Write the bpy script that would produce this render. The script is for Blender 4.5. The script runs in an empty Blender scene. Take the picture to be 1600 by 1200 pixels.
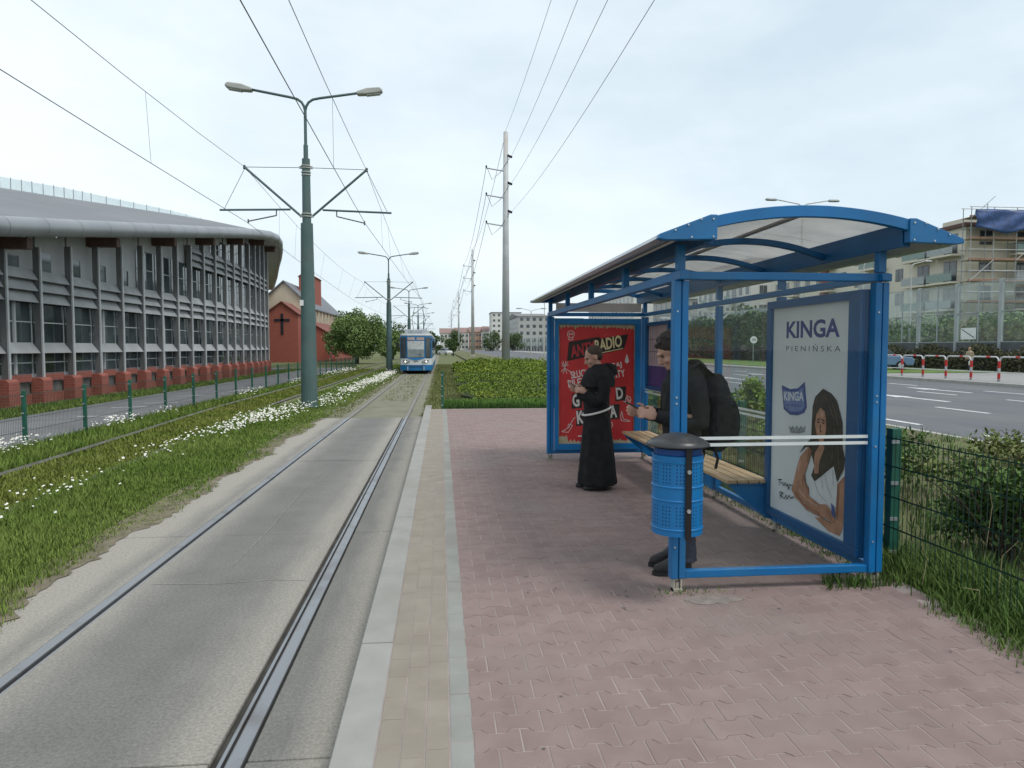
import bpy, math, random
import numpy as np
from mathutils import Matrix, Vector
random.seed(7); rng = np.random.default_rng(7)
scn = bpy.context.scene
PI = math.pi; R = math.radians

# ---------------------------------------------------------------- camera
cam = bpy.data.cameras.new('camera'); co = bpy.data.objects.new('camera', cam)
scn.collection.objects.link(co); scn.camera = co
cam.sensor_width = 36; cam.lens = 1110 / 1600 * 36; cam.clip_start = .05; cam.clip_end = 6000
co.location = (0, 0, 1.62)
co.rotation_euler = (PI / 2 - math.atan(58 / 1110), 0, -math.atan(110 / 1110))

# ---------------------------------------------------------------- sky and sun
SUN = Vector((1.0, -.8, 2.35)).normalized()
W = bpy.data.worlds.new('World'); scn.world = W; W.use_nodes = True
nt = W.node_tree; nt.nodes.clear()
def wn(t, **k):
    n = nt.nodes.new(t)
    for a, b in k.items(): setattr(n, a, b)
    return n
sky = wn('ShaderNodeTexSky', sky_type='NISHITA', sun_disc=False)
sky.sun_elevation = math.asin(SUN.z); sky.sun_rotation = math.atan2(SUN.x, SUN.y)
sky.air_density = 1.0; sky.dust_density = 2.0
tc = wn('ShaderNodeTexCoord'); mp = wn('ShaderNodeMapping'); mp.inputs['Scale'].default_value = (1, 1, 2.6)
mp.inputs['Location'].default_value = (.35, .1, 0)
nz = wn('ShaderNodeTexNoise'); nz.inputs['Scale'].default_value = 1.7; nz.inputs['Detail'].default_value = 7; nz.inputs['Roughness'].default_value = .55
rp = wn('ShaderNodeValToRGB')
rp.color_ramp.elements[0].position = .30; rp.color_ramp.elements[0].color = (4.75, 5.65, 6.2, 1)
rp.color_ramp.elements[1].position = .68; rp.color_ramp.elements[1].color = (7.2, 7.75, 8.0, 1)
mx = wn('ShaderNodeMix', data_type='RGBA'); mx.inputs['Factor'].default_value = .84
bg = wn('ShaderNodeBackground'); bg.inputs['Strength'].default_value = .1
wo = wn('ShaderNodeOutputWorld'); L = nt.links.new
L(tc.outputs['Generated'], mp.inputs['Vector']); L(mp.outputs['Vector'], nz.inputs['Vector'])
L(nz.outputs['Fac'], rp.inputs['Fac']); L(sky.outputs['Color'], mx.inputs['A']); L(rp.outputs['Color'], mx.inputs['B'])
L(mx.outputs['Result'], bg.inputs['Color']); L(bg.outputs['Background'], wo.inputs['Surface'])
sl = bpy.data.lights.new('sun', 'SUN'); sl.energy = 1.3; sl.angle = R(19); sl.color = (1, .96, .9)
so = bpy.data.objects.new('sun', sl); scn.collection.objects.link(so); so.rotation_euler = SUN.to_track_quat('Z', 'Y').to_euler(); so.location = (8, -8, 20)
vs = scn.view_settings; vs.view_transform = 'Standard'; vs.look = 'None'; vs.exposure = .62; vs.gamma = 1
scn.cycles.max_bounces = 8; scn.cycles.transparent_max_bounces = 16
scn.cycles.caustics_reflective = False; scn.cycles.caustics_refractive = False

# ---------------------------------------------------------------- materials
def mat(name, col, rough=.75, var=.18, scale=6., bump=0., bscale=60., metal=0., col2=None, isl=0., spec=.4, dirt=None, dscale=1.2, stretch=(1, 1, 1)):
    """colour with noise (world space), per-piece variation, dirt patches of their own shape and fine relief"""
    m = bpy.data.materials.new(name); m.use_nodes = True; t = m.node_tree; b = t.nodes['Principled BSDF']; N = t.nodes.new; K = t.links.new
    g = N('ShaderNodeNewGeometry'); mpn = N('ShaderNodeMapping'); mpn.inputs['Scale'].default_value = stretch
    K(g.outputs['Position'], mpn.inputs['Vector'])
    n = N('ShaderNodeTexNoise'); n.inputs['Scale'].default_value = scale; n.inputs['Detail'].default_value = 6; K(mpn.outputs[0], n.inputs['Vector'])
    r = N('ShaderNodeValToRGB'); e = r.color_ramp.elements; e[0].position = .32; e[1].position = .68
    c2 = col2 or tuple(min(1, c * (1 + var)) for c in col); c1 = col if col2 else tuple(c * (1 - var) for c in col)
    e[0].color = (*c1, 1); e[1].color = (*c2, 1); K(n.outputs['Fac'], r.inputs['Fac']); out = r.outputs['Color']
    if isl:
        h = N('ShaderNodeHueSaturation'); mr = N('ShaderNodeMapRange'); mr.inputs['To Min'].default_value = 1 - isl; mr.inputs['To Max'].default_value = 1 + isl
        oi = N('ShaderNodeObjectInfo'); ad = N('ShaderNodeMath'); ad.operation = 'ADD'; fr = N('ShaderNodeMath'); fr.operation = 'FRACT'
        K(g.outputs['Random Per Island'], ad.inputs[0]); K(oi.outputs['Random'], ad.inputs[1]); K(ad.outputs[0], fr.inputs[0])
        K(fr.outputs[0], mr.inputs['Value']); K(mr.outputs[0], h.inputs['Value']); K(out, h.inputs['Color']); out = h.outputs['Color']
    if dirt:
        n2 = N('ShaderNodeTexNoise'); n2.inputs['Scale'].default_value = dscale; n2.inputs['Detail'].default_value = 5; K(g.outputs['Position'], n2.inputs['Vector'])
        r2 = N('ShaderNodeValToRGB'); r2.color_ramp.elements[0].position = .5; r2.color_ramp.elements[1].position = .72; K(n2.outputs['Fac'], r2.inputs['Fac'])
        r2.color_ramp.elements[1].color = (.7, .7, .7, 1)
        x = N('ShaderNodeMix'); x.data_type = 'RGBA'; x.inputs['B'].default_value = (*dirt, 1); K(out, x.inputs['A']); K(r2.outputs['Color'], x.inputs['Factor']); out = x.outputs['Result']
    K(out, b.inputs['Base Color']); b.inputs['Roughness'].default_value = rough; b.inputs['Metallic'].default_value = metal
    b.inputs['Specular IOR Level'].default_value = spec
    if bump:
        n3 = N('ShaderNodeTexNoise'); n3.inputs['Scale'].default_value = bscale; n3.inputs['Detail'].default_value = 4; K(g.outputs['Position'], n3.inputs['Vector'])
        bp = N('ShaderNodeBump'); bp.inputs['Strength'].default_value = bump; bp.inputs['Distance'].default_value = .02; K(n3.outputs['Fac'], bp.inputs['Height']); K(bp.outputs[0], b.inputs['Normal'])
    return m
def glass(name, tint=(.93, .97, .96), refl=.12, body=0., bcol=(.5, .5, .5), rough=.02):
    """a thin pane: tinted see-through, fresnel reflection, some milky body"""
    m = bpy.data.materials.new(name); m.use_nodes = True; t = m.node_tree; t.nodes.clear(); N = t.nodes.new; K = t.links.new
    tr = N('ShaderNodeBsdfTransparent'); tr.inputs[0].default_value = (*tint, 1); gl = N('ShaderNodeBsdfGlossy'); gl.inputs['Roughness'].default_value = rough
    lw = N('ShaderNodeLayerWeight'); lw.inputs['Blend'].default_value = .5; pw = N('ShaderNodeMath'); pw.operation = 'POWER'; pw.inputs[1].default_value = 4; fr = N('ShaderNodeMath'); fr.operation = 'MULTIPLY_ADD'; fr.inputs[1].default_value = .5; fr.inputs[2].default_value = refl * .25; K(lw.outputs['Facing'], pw.inputs[0]); K(pw.outputs[0], fr.inputs[0]); m1 = N('ShaderNodeMixShader'); o = N('ShaderNodeOutputMaterial')
    K(fr.outputs[0], m1.inputs[0])
    if body:
        df = N('ShaderNodeBsdfDiffuse'); tl = N('ShaderNodeBsdfTranslucent'); m3 = N('ShaderNodeMixShader'); m3.inputs[0].default_value = .5
        g = N('ShaderNodeNewGeometry'); n = N('ShaderNodeTexNoise'); n.inputs['Scale'].default_value = 2.2; n.inputs['Detail'].default_value = 5; K(g.outputs['Position'], n.inputs['Vector'])
        r = N('ShaderNodeValToRGB'); r.color_ramp.elements[0].position = .35; r.color_ramp.elements[1].position = .7
        r.color_ramp.elements[0].color = (*[c * .8 for c in bcol], 1); r.color_ramp.elements[1].color = (*[min(1, c * 1.2) for c in bcol], 1); K(n.outputs['Fac'], r.inputs['Fac'])
        K(r.outputs[0], df.inputs[0]); K(r.outputs[0], tl.inputs[0]); K(df.outputs[0], m3.inputs[1]); K(tl.outputs[0], m3.inputs[2])
        m2 = N('ShaderNodeMixShader'); m2.inputs[0].default_value = body; K(tr.outputs[0], m2.inputs[1]); K(m3.outputs[0], m2.inputs[2]); K(m2.outputs[0], m1.inputs[1])
    else: K(tr.outputs[0], m1.inputs[1])
    K(gl.outputs[0], m1.inputs[2]); K(m1.outputs[0], o.inputs[0]); return m
def emit_light(name, col, s):
    m = bpy.data.materials.new(name); m.use_nodes = True; b = m.node_tree.nodes['Principled BSDF']
    b.inputs['Base Color'].default_value = (*col, 1); b.inputs['Emission Color'].default_value = (*col, 1); b.inputs['Emission Strength'].default_value = s; return m
def brickmat(name, c1, c2, mortar, scale=1., sq=.5):
    m = mat(name, c1, .85, .15, 3); t = m.node_tree; b = t.nodes['Principled BSDF']; N = t.nodes.new; K = t.links.new
    g = N('ShaderNodeNewGeometry'); sp = N('ShaderNodeSeparateXYZ'); ad = N('ShaderNodeMath'); ad.operation = 'ADD'; cb = N('ShaderNodeCombineXYZ')
    K(g.outputs['Position'], sp.inputs[0]); K(sp.outputs[0], ad.inputs[0]); K(sp.outputs[1], ad.inputs[1]); K(ad.outputs[0], cb.inputs[0]); K(sp.outputs[2], cb.inputs[1])
    k = N('ShaderNodeTexBrick'); k.inputs['Scale'].default_value = scale; k.inputs['Brick Width'].default_value = .26; k.inputs['Row Height'].default_value = .085; k.inputs['Mortar Size'].default_value = .009
    k.inputs['Color1'].default_value = (*c1, 1); k.inputs['Color2'].default_value = (*c2, 1); k.inputs['Mortar'].default_value = (*mortar, 1)
    K(cb.outputs[0], k.inputs['Vector']); K(k.outputs['Color'], b.inputs['Base Color']); return m

# ---------------------------------------------------------------- mesh helpers
class MB:
    def __init__(s): s.v = []; s.f = []
    def add(s, v, f):
        o = len(s.v); s.v += [tuple(p) for p in v]; s.f += [tuple(i + o for i in q) for q in f]; return s
    def box(s, x0, y0, z0, x1, y1, z1, mtx=None):
        v = [(x0, y0, z0), (x1, y0, z0), (x1, y1, z0), (x0, y1, z0), (x0, y0, z1), (x1, y0, z1), (x1, y1, z1), (x0, y1, z1)]
        if mtx: v = [mtx @ Vector(p) for p in v]
        return s.add(v, [(0, 3, 2, 1), (4, 5, 6, 7), (0, 1, 5, 4), (1, 2, 6, 5), (2, 3, 7, 6), (3, 0, 4, 7)])
    def bar(s, a, b, w, h=None, up=(0, 0, 1)):
        """square bar from a to b, w wide, h high"""
        a, b = Vector(a), Vector(b); d = (b - a).normalized(); u = Vector(up)
        if abs(d.dot(u)) > .98: u = Vector((0, 1, 0))
        r = d.cross(u).normalized(); u = r.cross(d); h = h or w; q = []
        for p in (a, b):
            for i, j in ((-1, -1), (1, -1), (1, 1), (-1, 1)): q.append(p + r * (i * w / 2) + u * (j * h / 2))
        return s.add(q, [(0, 1, 2, 3), (7, 6, 5, 4), (0, 4, 5, 1), (1, 5, 6, 2), (2, 6, 7, 3), (3, 7, 4, 0)])
    def tube(s, pts, rad, n=8, cap=True, flat=1.):
        pts = [Vector(p) for p in pts]; k = len(pts)
        if not hasattr(rad, '__len__'): rad = [rad] * k
        o = len(s.v); ref = None; rings = []
        for i, p in enumerate(pts):
            d = (pts[min(i + 1, k - 1)] - pts[max(i - 1, 0)]).normalized()
            if ref is None: ref = Vector((0, 0, 1)) if abs(d.z) < .9 else Vector((0, 1, 0))
            x = d.cross(ref).normalized(); y = x.cross(d).normalized(); ref = y
            rings.append([p + x * (math.cos(2 * PI * j / n) * rad[i]) + y * (math.sin(2 * PI * j / n) * rad[i] * flat) for j in range(n)])
        v = [q for r in rings for q in r]; f = []
        for i in range(k - 1):
            for j in range(n): a = i * n + j; b = i * n + (j + 1) % n; f.append((a, a + n, b + n, b))
        if cap: f.append(tuple(range(n))); f.append(tuple((k - 1) * n + j for j in reversed(range(n))))
        return s.add(v, f)
    def loft(s, rings, n=20, mod=None, mtx=None):
        """horizontal ellipses (x, y, z, rx, ry) closed at both ends"""
        v = []; f = []
        for i, (x, y, z, a, b) in enumerate(rings):
            for j in range(n):
                t = 2 * PI * j / n; k = 1 if not mod else mod(i, t); v.append(Vector((x + a * k * math.cos(t), y + b * k * math.sin(t), z)))
        if mtx: v = [mtx @ p for p in v]
        for i in range(len(rings) - 1):
            for j in range(n): a = i * n + j; b = i * n + (j + 1) % n; f.append((a, b, b + n, a + n))
        f.append(tuple(reversed(range(n)))); f.append(tuple((len(rings) - 1) * n + j for j in range(n)))
        return s.add(v, f)
    def ell(s, c, r, mtx=None, n=14):
        rg = [(c[0], c[1], c[2] + r[2] * math.sin(a), max(r[0] * math.cos(a), 1e-4), max(r[1] * math.cos(a), 1e-4)) for a in [(-.5 + i / n) * PI for i in range(n + 1)]]
        return s.loft(rg, n + 4, mtx=mtx)
    def lathe(s, c, prof, n=24):
        return s.loft([(c[0], c[1], c[2] + z, max(r, 1e-4), max(r, 1e-4)) for r, z in prof], n)
    def prism(s, poly, fn, d0, d1):
        """2d outline poly pushed from d0 to d1; fn(u, v, d) -> point"""
        n = len(poly); v = [fn(u, w, d0) for u, w in poly] + [fn(u, w, d1) for u, w in poly]
        f = [tuple(reversed(range(n))), tuple(range(n, 2 * n))] + [(i, (i + 1) % n, n + (i + 1) % n, n + i) for i in range(n)]
        return s.add(v, f)
    def build(s, name, m, parent=None, bevel=0., smooth=False, loc=(0, 0, 0), pinv=True, seg=2):
        me = bpy.data.meshes.new(name); me.from_pydata(s.v, [], s.f); me.validate()
        return link(name, me, m, parent, bevel, smooth, loc, pinv, seg)
def link(name, me, m, parent=None, bevel=0., smooth=False, loc=(0, 0, 0), pinv=True, seg=2):
    o = bpy.data.objects.new(name, me); scn.collection.objects.link(o)
    if m and not me.materials: me.materials.append(m)
    if smooth: me.polygons.foreach_set('use_smooth', [True] * len(me.polygons))
    o.location = loc
    if parent:
        o.parent = parent
        if pinv: o.matrix_parent_inverse = mworld(parent).inverted()
    if bevel:
        b = o.modifiers.new('edge', 'BEVEL'); b.width = bevel; b.segments = seg; b.limit_method = 'ANGLE'; b.angle_limit = R(40)
    return o
def mworld(o):
    m = Matrix.Translation(o.location) @ o.rotation_euler.to_matrix().to_4x4()
    if o.parent: m = mworld(o.parent) @ o.matrix_parent_inverse @ m
    return m
def npmesh(name, v, quads=None, tris=None):
    me = bpy.data.meshes.new(name); v = np.asarray(v, np.float32).reshape(-1, 3); me.vertices.add(len(v)); me.vertices.foreach_set('co', v.ravel())
    idx = []; tot = []
    if quads is not None and len(quads): idx.append(np.asarray(quads).ravel()); tot += [4] * len(quads)
    if tris is not None and len(tris): idx.append(np.asarray(tris).ravel()); tot += [3] * len(tris)
    idx = np.concatenate(idx).astype(np.int32); tot = np.array(tot, np.int32); st = np.concatenate([[0], np.cumsum(tot)[:-1]]).astype(np.int32)
    me.loops.add(len(idx)); me.loops.foreach_set('vertex_index', idx); me.polygons.add(len(tot)); me.polygons.foreach_set('loop_start', st); me.polygons.foreach_set('loop_total', tot)
    me.update(calc_edges=True); return me
def tag(o, label=None, cat=None, group=None, kind=None):
    for k, v in (('label', label), ('category', cat), ('group', group), ('kind', kind)):
        if v: o[k] = v
    return o
def thing(name, loc, label, cat, group=None, rz=0.):
    o = bpy.data.objects.new(name, None); scn.collection.objects.link(o); o.location = loc; o.rotation_euler = (0, 0, rz); o.empty_display_size = .1
    return tag(o, label, cat, group)
def dup(o, parent=None):
    c = o.copy(); scn.collection.objects.link(c); c.parent = parent
    for ch in list(o.children):
        if ch.parent == o: dup(ch, c)
    return c
def struct(name, mb, m, label, cat=None, **k):
    o = mb.build(name, m, **k); return tag(o, label, cat or name.replace('_', ' '), None, 'structure')
def blades(name, P, h, w, m, nb=3, lean=.5, parent=None, spread=.03, seed=1):
    """grass: nb bent blades at every point of P; h, w are arrays or numbers"""
    g = np.random.default_rng(seed); P = np.repeat(np.asarray(P, float), nb, 0); n = len(P)
    h = np.repeat(np.broadcast_to(h, n // nb), nb) * g.uniform(.5, 1.15, n); w = np.repeat(np.broadcast_to(w, n // nb), nb)
    P = P + np.c_[g.normal(0, spread, (n, 2)), np.zeros(n)]; a = g.uniform(0, 2 * PI, n); l = g.uniform(.05, lean, n) * h
    d = np.c_[np.cos(a), np.sin(a), np.zeros(n)]; s = np.c_[-np.sin(a), np.cos(a), np.zeros(n)] * w[:, None] / 2; z = np.array([0, 0, 1.])
    b0 = P - s; b1 = P + s; q = P + d * (l * .35)[:, None] + z * (h * .6)[:, None]; m0 = q - s * .8; m1 = q + s * .8; t = P + d * l[:, None] + z * h[:, None]
    v = np.stack([b0, b1, m1, m0, t], 1).reshape(-1, 3); i = np.arange(n)[:, None] * 5
    return link(name, npmesh(name, v, i + np.array([0, 1, 2, 3]), i + np.array([3, 2, 4])), m, parent)
def leafquads(P, size, g, up=.3):
    n = len(P); a = g.normal(0, 1, (n, 3)); a /= np.linalg.norm(a, axis=1)[:, None]; b = g.normal(0, 1, (n, 3)); b[:, 2] += up; b = np.cross(a, b); b /= np.linalg.norm(b, axis=1)[:, None] + 1e-9
    s = (np.broadcast_to(size, n) * g.uniform(.6, 1.3, n))[:, None]; a = a * s; b = b * s * .55
    return np.stack([P - a, P + b, P + a, P - b], 1).reshape(-1, 3), np.arange(n)[:, None] * 4 + np.arange(4)
def foliage(name, P, size, m, parent=None, seed=3, up=.3):
    v, q = leafquads(np.asarray(P, float), size, np.random.default_rng(seed), up); return link(name, npmesh(name, v, q), m, parent)
def crownpts(blobs, n, g, inner=.55):
    """points spread through a set of blobs (x, y, z, r, rz), denser near their skins"""
    B = np.array(blobs, float); k = g.choice(len(B), n, p=B[:, 3] ** 2 / (B[:, 3] ** 2).sum()); d = g.normal(0, 1, (n, 3)); d /= np.linalg.norm(d, axis=1)[:, None]
    r = g.uniform(inner, 1.05, n)[:, None]; return B[k, :3] + d * r * np.c_[B[k, 3], B[k, 3], B[k, 4]]

# ---------------------------------------------------------------- palette
BLUE = mat('blue_paint', (.001, .132, .35), .4, .16, 2.2, spec=.5, dirt=(.02, .14, .30), dscale=3.5, bump=.06, bscale=90)
DBLUE = mat('dark_blue_paint', (.002, .078, .205), .4, .12, 3, spec=.5)
BINBLUE = mat('bin_blue', (.001, .155, .40), .42, .1, 4, spec=.5, dirt=(.01, .12, .33), dscale=4)
STEEL = mat('galvanised_steel', (.33, .35, .36), .5, .15, 8, metal=.4)
ALU = mat('brushed_aluminium', (.5, .53, .55), .35, .1, 5, metal=.7)
FWIRE = mat('fence_wire', (.007, .035, .024), .5, .2, 5)
GREENPOST = mat('green_paint', (.015, .1, .065), .45, .2, 5)
POLEGREEN = mat('pole_green_grey', (.075, .13, .125), .5, .12, 2, dirt=(.1, .12, .11), dscale=1.5)
LAMPGREY = mat('lamp_grey', (.42, .43, .4), .5, .12, 3)
WIRE = mat('wire', (.12, .13, .14), .5, .1)
BLACK = mat('black_plastic', (.012, .012, .014), .4, .2, 5)
DARK = mat('dark_void', (.02, .022, .024), .7, .3)
WHITE = mat('white_paint', (.75, .76, .75), .5, .06, 3)
RED = mat('red_paint', (.5, .035, .03), .5, .12)
ASPHALT = mat('asphalt', (.115, .12, .13), .9, .12, 1.3, .25, 180, dirt=(.155, .155, .155), dscale=.25, stretch=(1, .15, 1))
PATHASPH = mat('path_asphalt', (.2, .2, .21), .9, .12, 1.5, .2, 150, dirt=(.16, .16, .16), dscale=.5)
CONC = mat('concrete', (.36, .35, .32), .85, .12, 3, .2, 60)
GRASS = mat('grass_blade', (.10, .17, .026), .8, .3, .5, isl=.4, col2=(.18, .235, .055), spec=.2)
MOSS = mat('moss_grass', (.125, .17, .03), .85, .3, .6, isl=.35, col2=(.19, .205, .05), spec=.15)
# ================================================================ ground, road, verges
RZ = -.18                                     # top of the rails and of the track slab
GROUND = mat('meadow_ground', (.09, .115, .035), .95, .3, .7, .3, 25, col2=(.13, .14, .055), dirt=(.16, .15, .1), dscale=.9)
m = MB(); gx = [-4000, -300, -60, 60, 300, 4000]; gy = [-300, -30, 60, 300, 5000]
m.v = [(x, y, -.25) for y in gy for x in gx]; m.f = [(j * 6 + i, j * 6 + i + 1, j * 6 + i + 7, j * 6 + i + 6) for j in range(4) for i in range(5)]
struct('ground', m, GROUND, 'flat grassy ground reaching to the horizon')
m = MB().box(3.16, -4, -.245, 9.3, 420, -.03); VERGE = mat('verge_soil', (.1, .1, .045), .95, .3, 1.5, .4, 20, col2=(.12, .14, .05), dirt=(.12, .09, .06), dscale=1.3)
struct('verge', m, VERGE, 'planted strip of earth between the platform fence and the road', 'verge')
m = MB().box(9.3, -30, -.24, 9.45, 420, -.02); struct('kerb', m, CONC, 'concrete kerb along the near edge of the road', 'kerb')
m = MB().box(9.45, -30, -.24, 24.4, 420, -.12); road = struct('road', m, ASPHALT, 'wide grey asphalt road with white lane markings', 'road')
MARK = mat('road_marking', (.62, .63, .62), .7, .15, 6, dirt=(.35, .35, .35), dscale=3)
def dash(x, y0, y1, w=.14): MB().box(x - w / 2, y0, -.119, x + w / 2, y1, -.116).build('lane_marking', MARK, road)
for x, ys, p, ln in ((10.65, 10.9, 3.95, 2.1), (14.25, 7.2, 5., 2.0), (18.5, 10.7, 4.4, 2.1), (21.3, 12, 6, 2.)):
    for k in range(24): dash(x, ys + k * p, ys + k * p + ln)
def arrow(x, y):
    fn = lambda u, v, d: (x + u, y + v, d)
    MB().prism([(-.09, 0), (.09, 0), (.09, 2.2), (.3, 2.2), (0, 3.9), (-.3, 2.2), (-.09, 2.2)], fn, -.119, -.115).build('lane_arrow', MARK, road)
for x, y in ((16.0, 21.0), (19.95, 25.0), (16.0, 36), (19.95, 41)): arrow(x, y)
PAVE = mat('footway_asphalt', (.27, .265, .26), .9, .1, 1.2, .2, 120, dirt=(.22, .22, .21), dscale=.3)
m = MB().box(24.55, -30, -.24, 36.2, 420, .01); struct('footway', m, PAVE, 'pale footway beyond the road in front of the tall screen', 'pavement')
m = MB().box(24.4, -30, -.24, 24.55, 420, .02); struct('far_kerb', m, CONC, 'pale concrete kerb on the far edge of the road', 'kerb')
m = MB().box(26.2, 41.0, .01, 35.5, 160, .05); struct('far_lawn', m, mat('lawn', (.1, .16, .035), .95, .3, 1, .3, 20), 'strip of mown lawn beside the far footway', 'lawn')
m = MB().box(-11.0, -20, -.245, -7.75, 62, -.205); struct('path', m, PATHASPH, 'grey asphalt path between the green fence and the glazed hall', 'path')
m = MB().box(-30, 60, -.245, -7.75, 64, -.208); struct('cross_path', m, PATHASPH, 'asphalt path crossing in front of the brick church', 'path')
wm = MB()
for x, y, a in ((-9.4, 22.5, .3), (-9.1, 24.1, .2), (-9.3, 27.5, .4), (-9.0, 19.6, .1)):
    wm.prism([(-.5, -.05), (.5, -.05), (.5, .05), (-.5, .05)], lambda u, v, d: (x + u * math.cos(a) - v * math.sin(a), y + u * math.sin(a) + v * math.cos(a), d), -.203, -.2)
wm.build('bicycle_marking', MARK, bpy.data.objects['path'])

# ================================================================ tram track beside the platform
def slabmat():
    m = mat('track_concrete', (.15, .147, .137), .9, .1, 2.2, .35, 170, isl=0); t = m.node_tree; b = t.nodes['Principled BSDF']; N = t.nodes.new; K = t.links.new
    base = b.inputs['Base Color'].links[0].from_socket
    g = N('ShaderNodeNewGeometry'); sp = N('ShaderNodeSeparateXYZ'); K(g.outputs['Position'], sp.inputs[0])
    n = N('ShaderNodeTexNoise'); n.inputs['Scale'].default_value = 1.6; n.inputs['Detail'].default_value = 7; n.inputs['Roughness'].default_value = .65
    mpn = N('ShaderNodeMapping'); mpn.inputs['Scale'].default_value = (2.2, .7, 1); K(g.outputs['Position'], mpn.inputs[0]); K(mpn.outputs[0], n.inputs['Vector'])
    w = N('ShaderNodeMath'); w.operation = 'MULTIPLY_ADD'; w.inputs[1].default_value = .32; K(n.outputs['Fac'], w.inputs[0]); K(sp.outputs[0], w.inputs[2])
    r = N('ShaderNodeMapRange'); r.inputs['From Min'].default_value = -3.3; r.inputs['From Max'].default_value = -.2; K(w.outputs[0], r.inputs['Value'])
    cr = N('ShaderNodeValToRGB'); e = cr.color_ramp.elements; e[0].position = .0; e[0].color = (1, 1, 1, 1); e[1].position = 1; e[1].color = (.75, .75, .75, 1)
    for p, c in ((.25, .95), (.31, .35), (.36, .9), (.42, .4), (.48, .08), (.62, .05), (.70, .3), (.76, .85), (.80, .7), (.825, .1), (.87, .08), (.92, .6), (.96, .8)):
        q = e.new(p); q.color = (c, c, c, 1)
    K(r.outputs[0], cr.inputs['Fac']); x = N('ShaderNodeMix'); x.data_type = 'RGBA'; x.inputs['B'].default_value = (.315, .292, .255, 1)
    K(base, x.inputs['A']); K(cr.outputs[0], x.inputs['Factor'])
    n2 = N('ShaderNodeTexNoise'); n2.inputs['Scale'].default_value = 55; n2.inputs['Detail'].default_value = 8; n2.inputs['Roughness'].default_value = .75; K(g.outputs['Position'], n2.inputs['Vector'])
    x2 = N('ShaderNodeMix'); x2.data_type = 'RGBA'; x2.blend_type = 'OVERLAY'; x2.inputs['Factor'].default_value = .9; K(x.outputs['Result'], x2.inputs['A']); K(n2.outputs['Fac'], x2.inputs['B'])
    K(x2.outputs['Result'], b.inputs['Base Color']); return m
SLAB = slabmat()
m = MB().box(-3.12, -6, -.249, -.445, 18.3, RZ - .03); bed = struct('track_bed', m, mat('groove_dirt', (.05, .047, .042), .95, .4, 5), 'concrete tram track bed beside the platform', 'track')
slabY = [-6, -.6, 3.1, 6.95, 11.4, 14.9, 18.25]
for y0, y1 in zip(slabY, slabY[1:]):
    for x0, x1 in ((-3.12, -2.408), (-2.285, -1.01), (-.853, -.447)):
        MB().box(x0, y0 + .006, -.2095, x1, y1 - .006, RZ + random.uniform(-.003, .003)).build('concrete_slab', SLAB, bed, .008)
RAILTOP = mat('rail_steel', (.33, .335, .345), .42, .12, 3, metal=.85, dirt=(.2, .18, .17), dscale=3, stretch=(1, .1, 1))
RAILDULL = mat('dull_rail_steel', (.2, .19, .17), .6, .2, 4, metal=.3)
RAILSIDE = mat('rail_rust', (.09, .065, .05), .8, .3, 8)
for x, s, lb in ((-2.36, 1, 'worn steel tram rail farther from the platform edge'), (-.90, -1, 'shiny grooved tram rail next to the platform kerb')):
    r = thing('tram_rail', (x, 6, RZ), lb, 'rail')
    MB().box(x - .036, -6, RZ - .058, x + .036, 18.3, RZ + .008).build('rail_head', RAILTOP, r, .008); MB().box(x - .042, 18.3, RZ - .058, x + .042, 140, RZ + .006).build('dull_rail_head', RAILDULL, r, .008)
    MB().box(x + s * .066 - .010, -6, RZ - .058, x + s * .066 + .010, 18.3, RZ - .006).build('guard_lip', RAILTOP, r, .004)
    
OV = mat('overgrown_ballast', (.17, .165, .115), .95, .2, 2.5, .6, 40, col2=(.215, .205, .155), dirt=(.14, .15, .08), dscale=1.6)
m = MB().box(-3.6, 18.3, -.249, -.42, 160, RZ - .035); struct('overgrown_track_bed', m, OV, 'dusty overgrown track bed ahead of the tram', 'track')
rl = lambda y: -5.5 - .6 * min(1, max(0, (y - 8) / 14)) ** 1.3
for s, lb in ((-.72, 'rusty rail sunk in grass nearer the green fence'), (.72, 'rusty rail sunk in grass beside the daisies')):
    m = MB(); ys = [-4 + 4 * k for k in range(36)]
    m.tube([(rl(y) + s, y, -.212) for y in ys], .036, 4); o = m.build('grass_track_rail', mat('old_rail', (.13, .125, .105), .6, .3, 4, metal=.3)); tag(o, lb, 'rail')

# ================================================================ platform
BASE = mat('joint_sand', (.30, .25, .232), .95, .15, 4, .4, 90)
m = MB().box(-.44, -3, -.248, 3.16, 18.62, -.0026)
plat = struct('platform', m, BASE, 'tram platform paved with reddish interlocking blocks', 'platform')
def pavermat(name, c, c2, dirt=(.2, .185, .175), isl=.04):
    return mat(name, c, .88, .1, 5, .35, 220, col2=c2, isl=isl, dirt=dirt, dscale=.8, spec=.3)
PAV = pavermat('red_paver', (.222, .16, .148), (.265, .198, .183), (.248, .204, .188), .065)
TACT = pavermat('buff_paver', (.25, .217, .178), (.29, .255, .212), (.26, .24, .212)); GREYP = pavermat('grey_paver', (.25, .25, .225), (.29, .29, .27)); KERB = pavermat('kerb_granite', (.285, .278, .258), (.325, .318, .298), (.26, .245, .215))
e, w_, n_ = .0966, .0832, .0538
outl = [(-e, -w_), (-.0625, -w_), (-.0375, -n_), (.0375, -n_), (.0625, -w_), (e, -w_), (e, w_), (.0625, w_), (.0375, n_), (-.0375, n_), (-.0625, w_), (-e, w_)]
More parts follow.
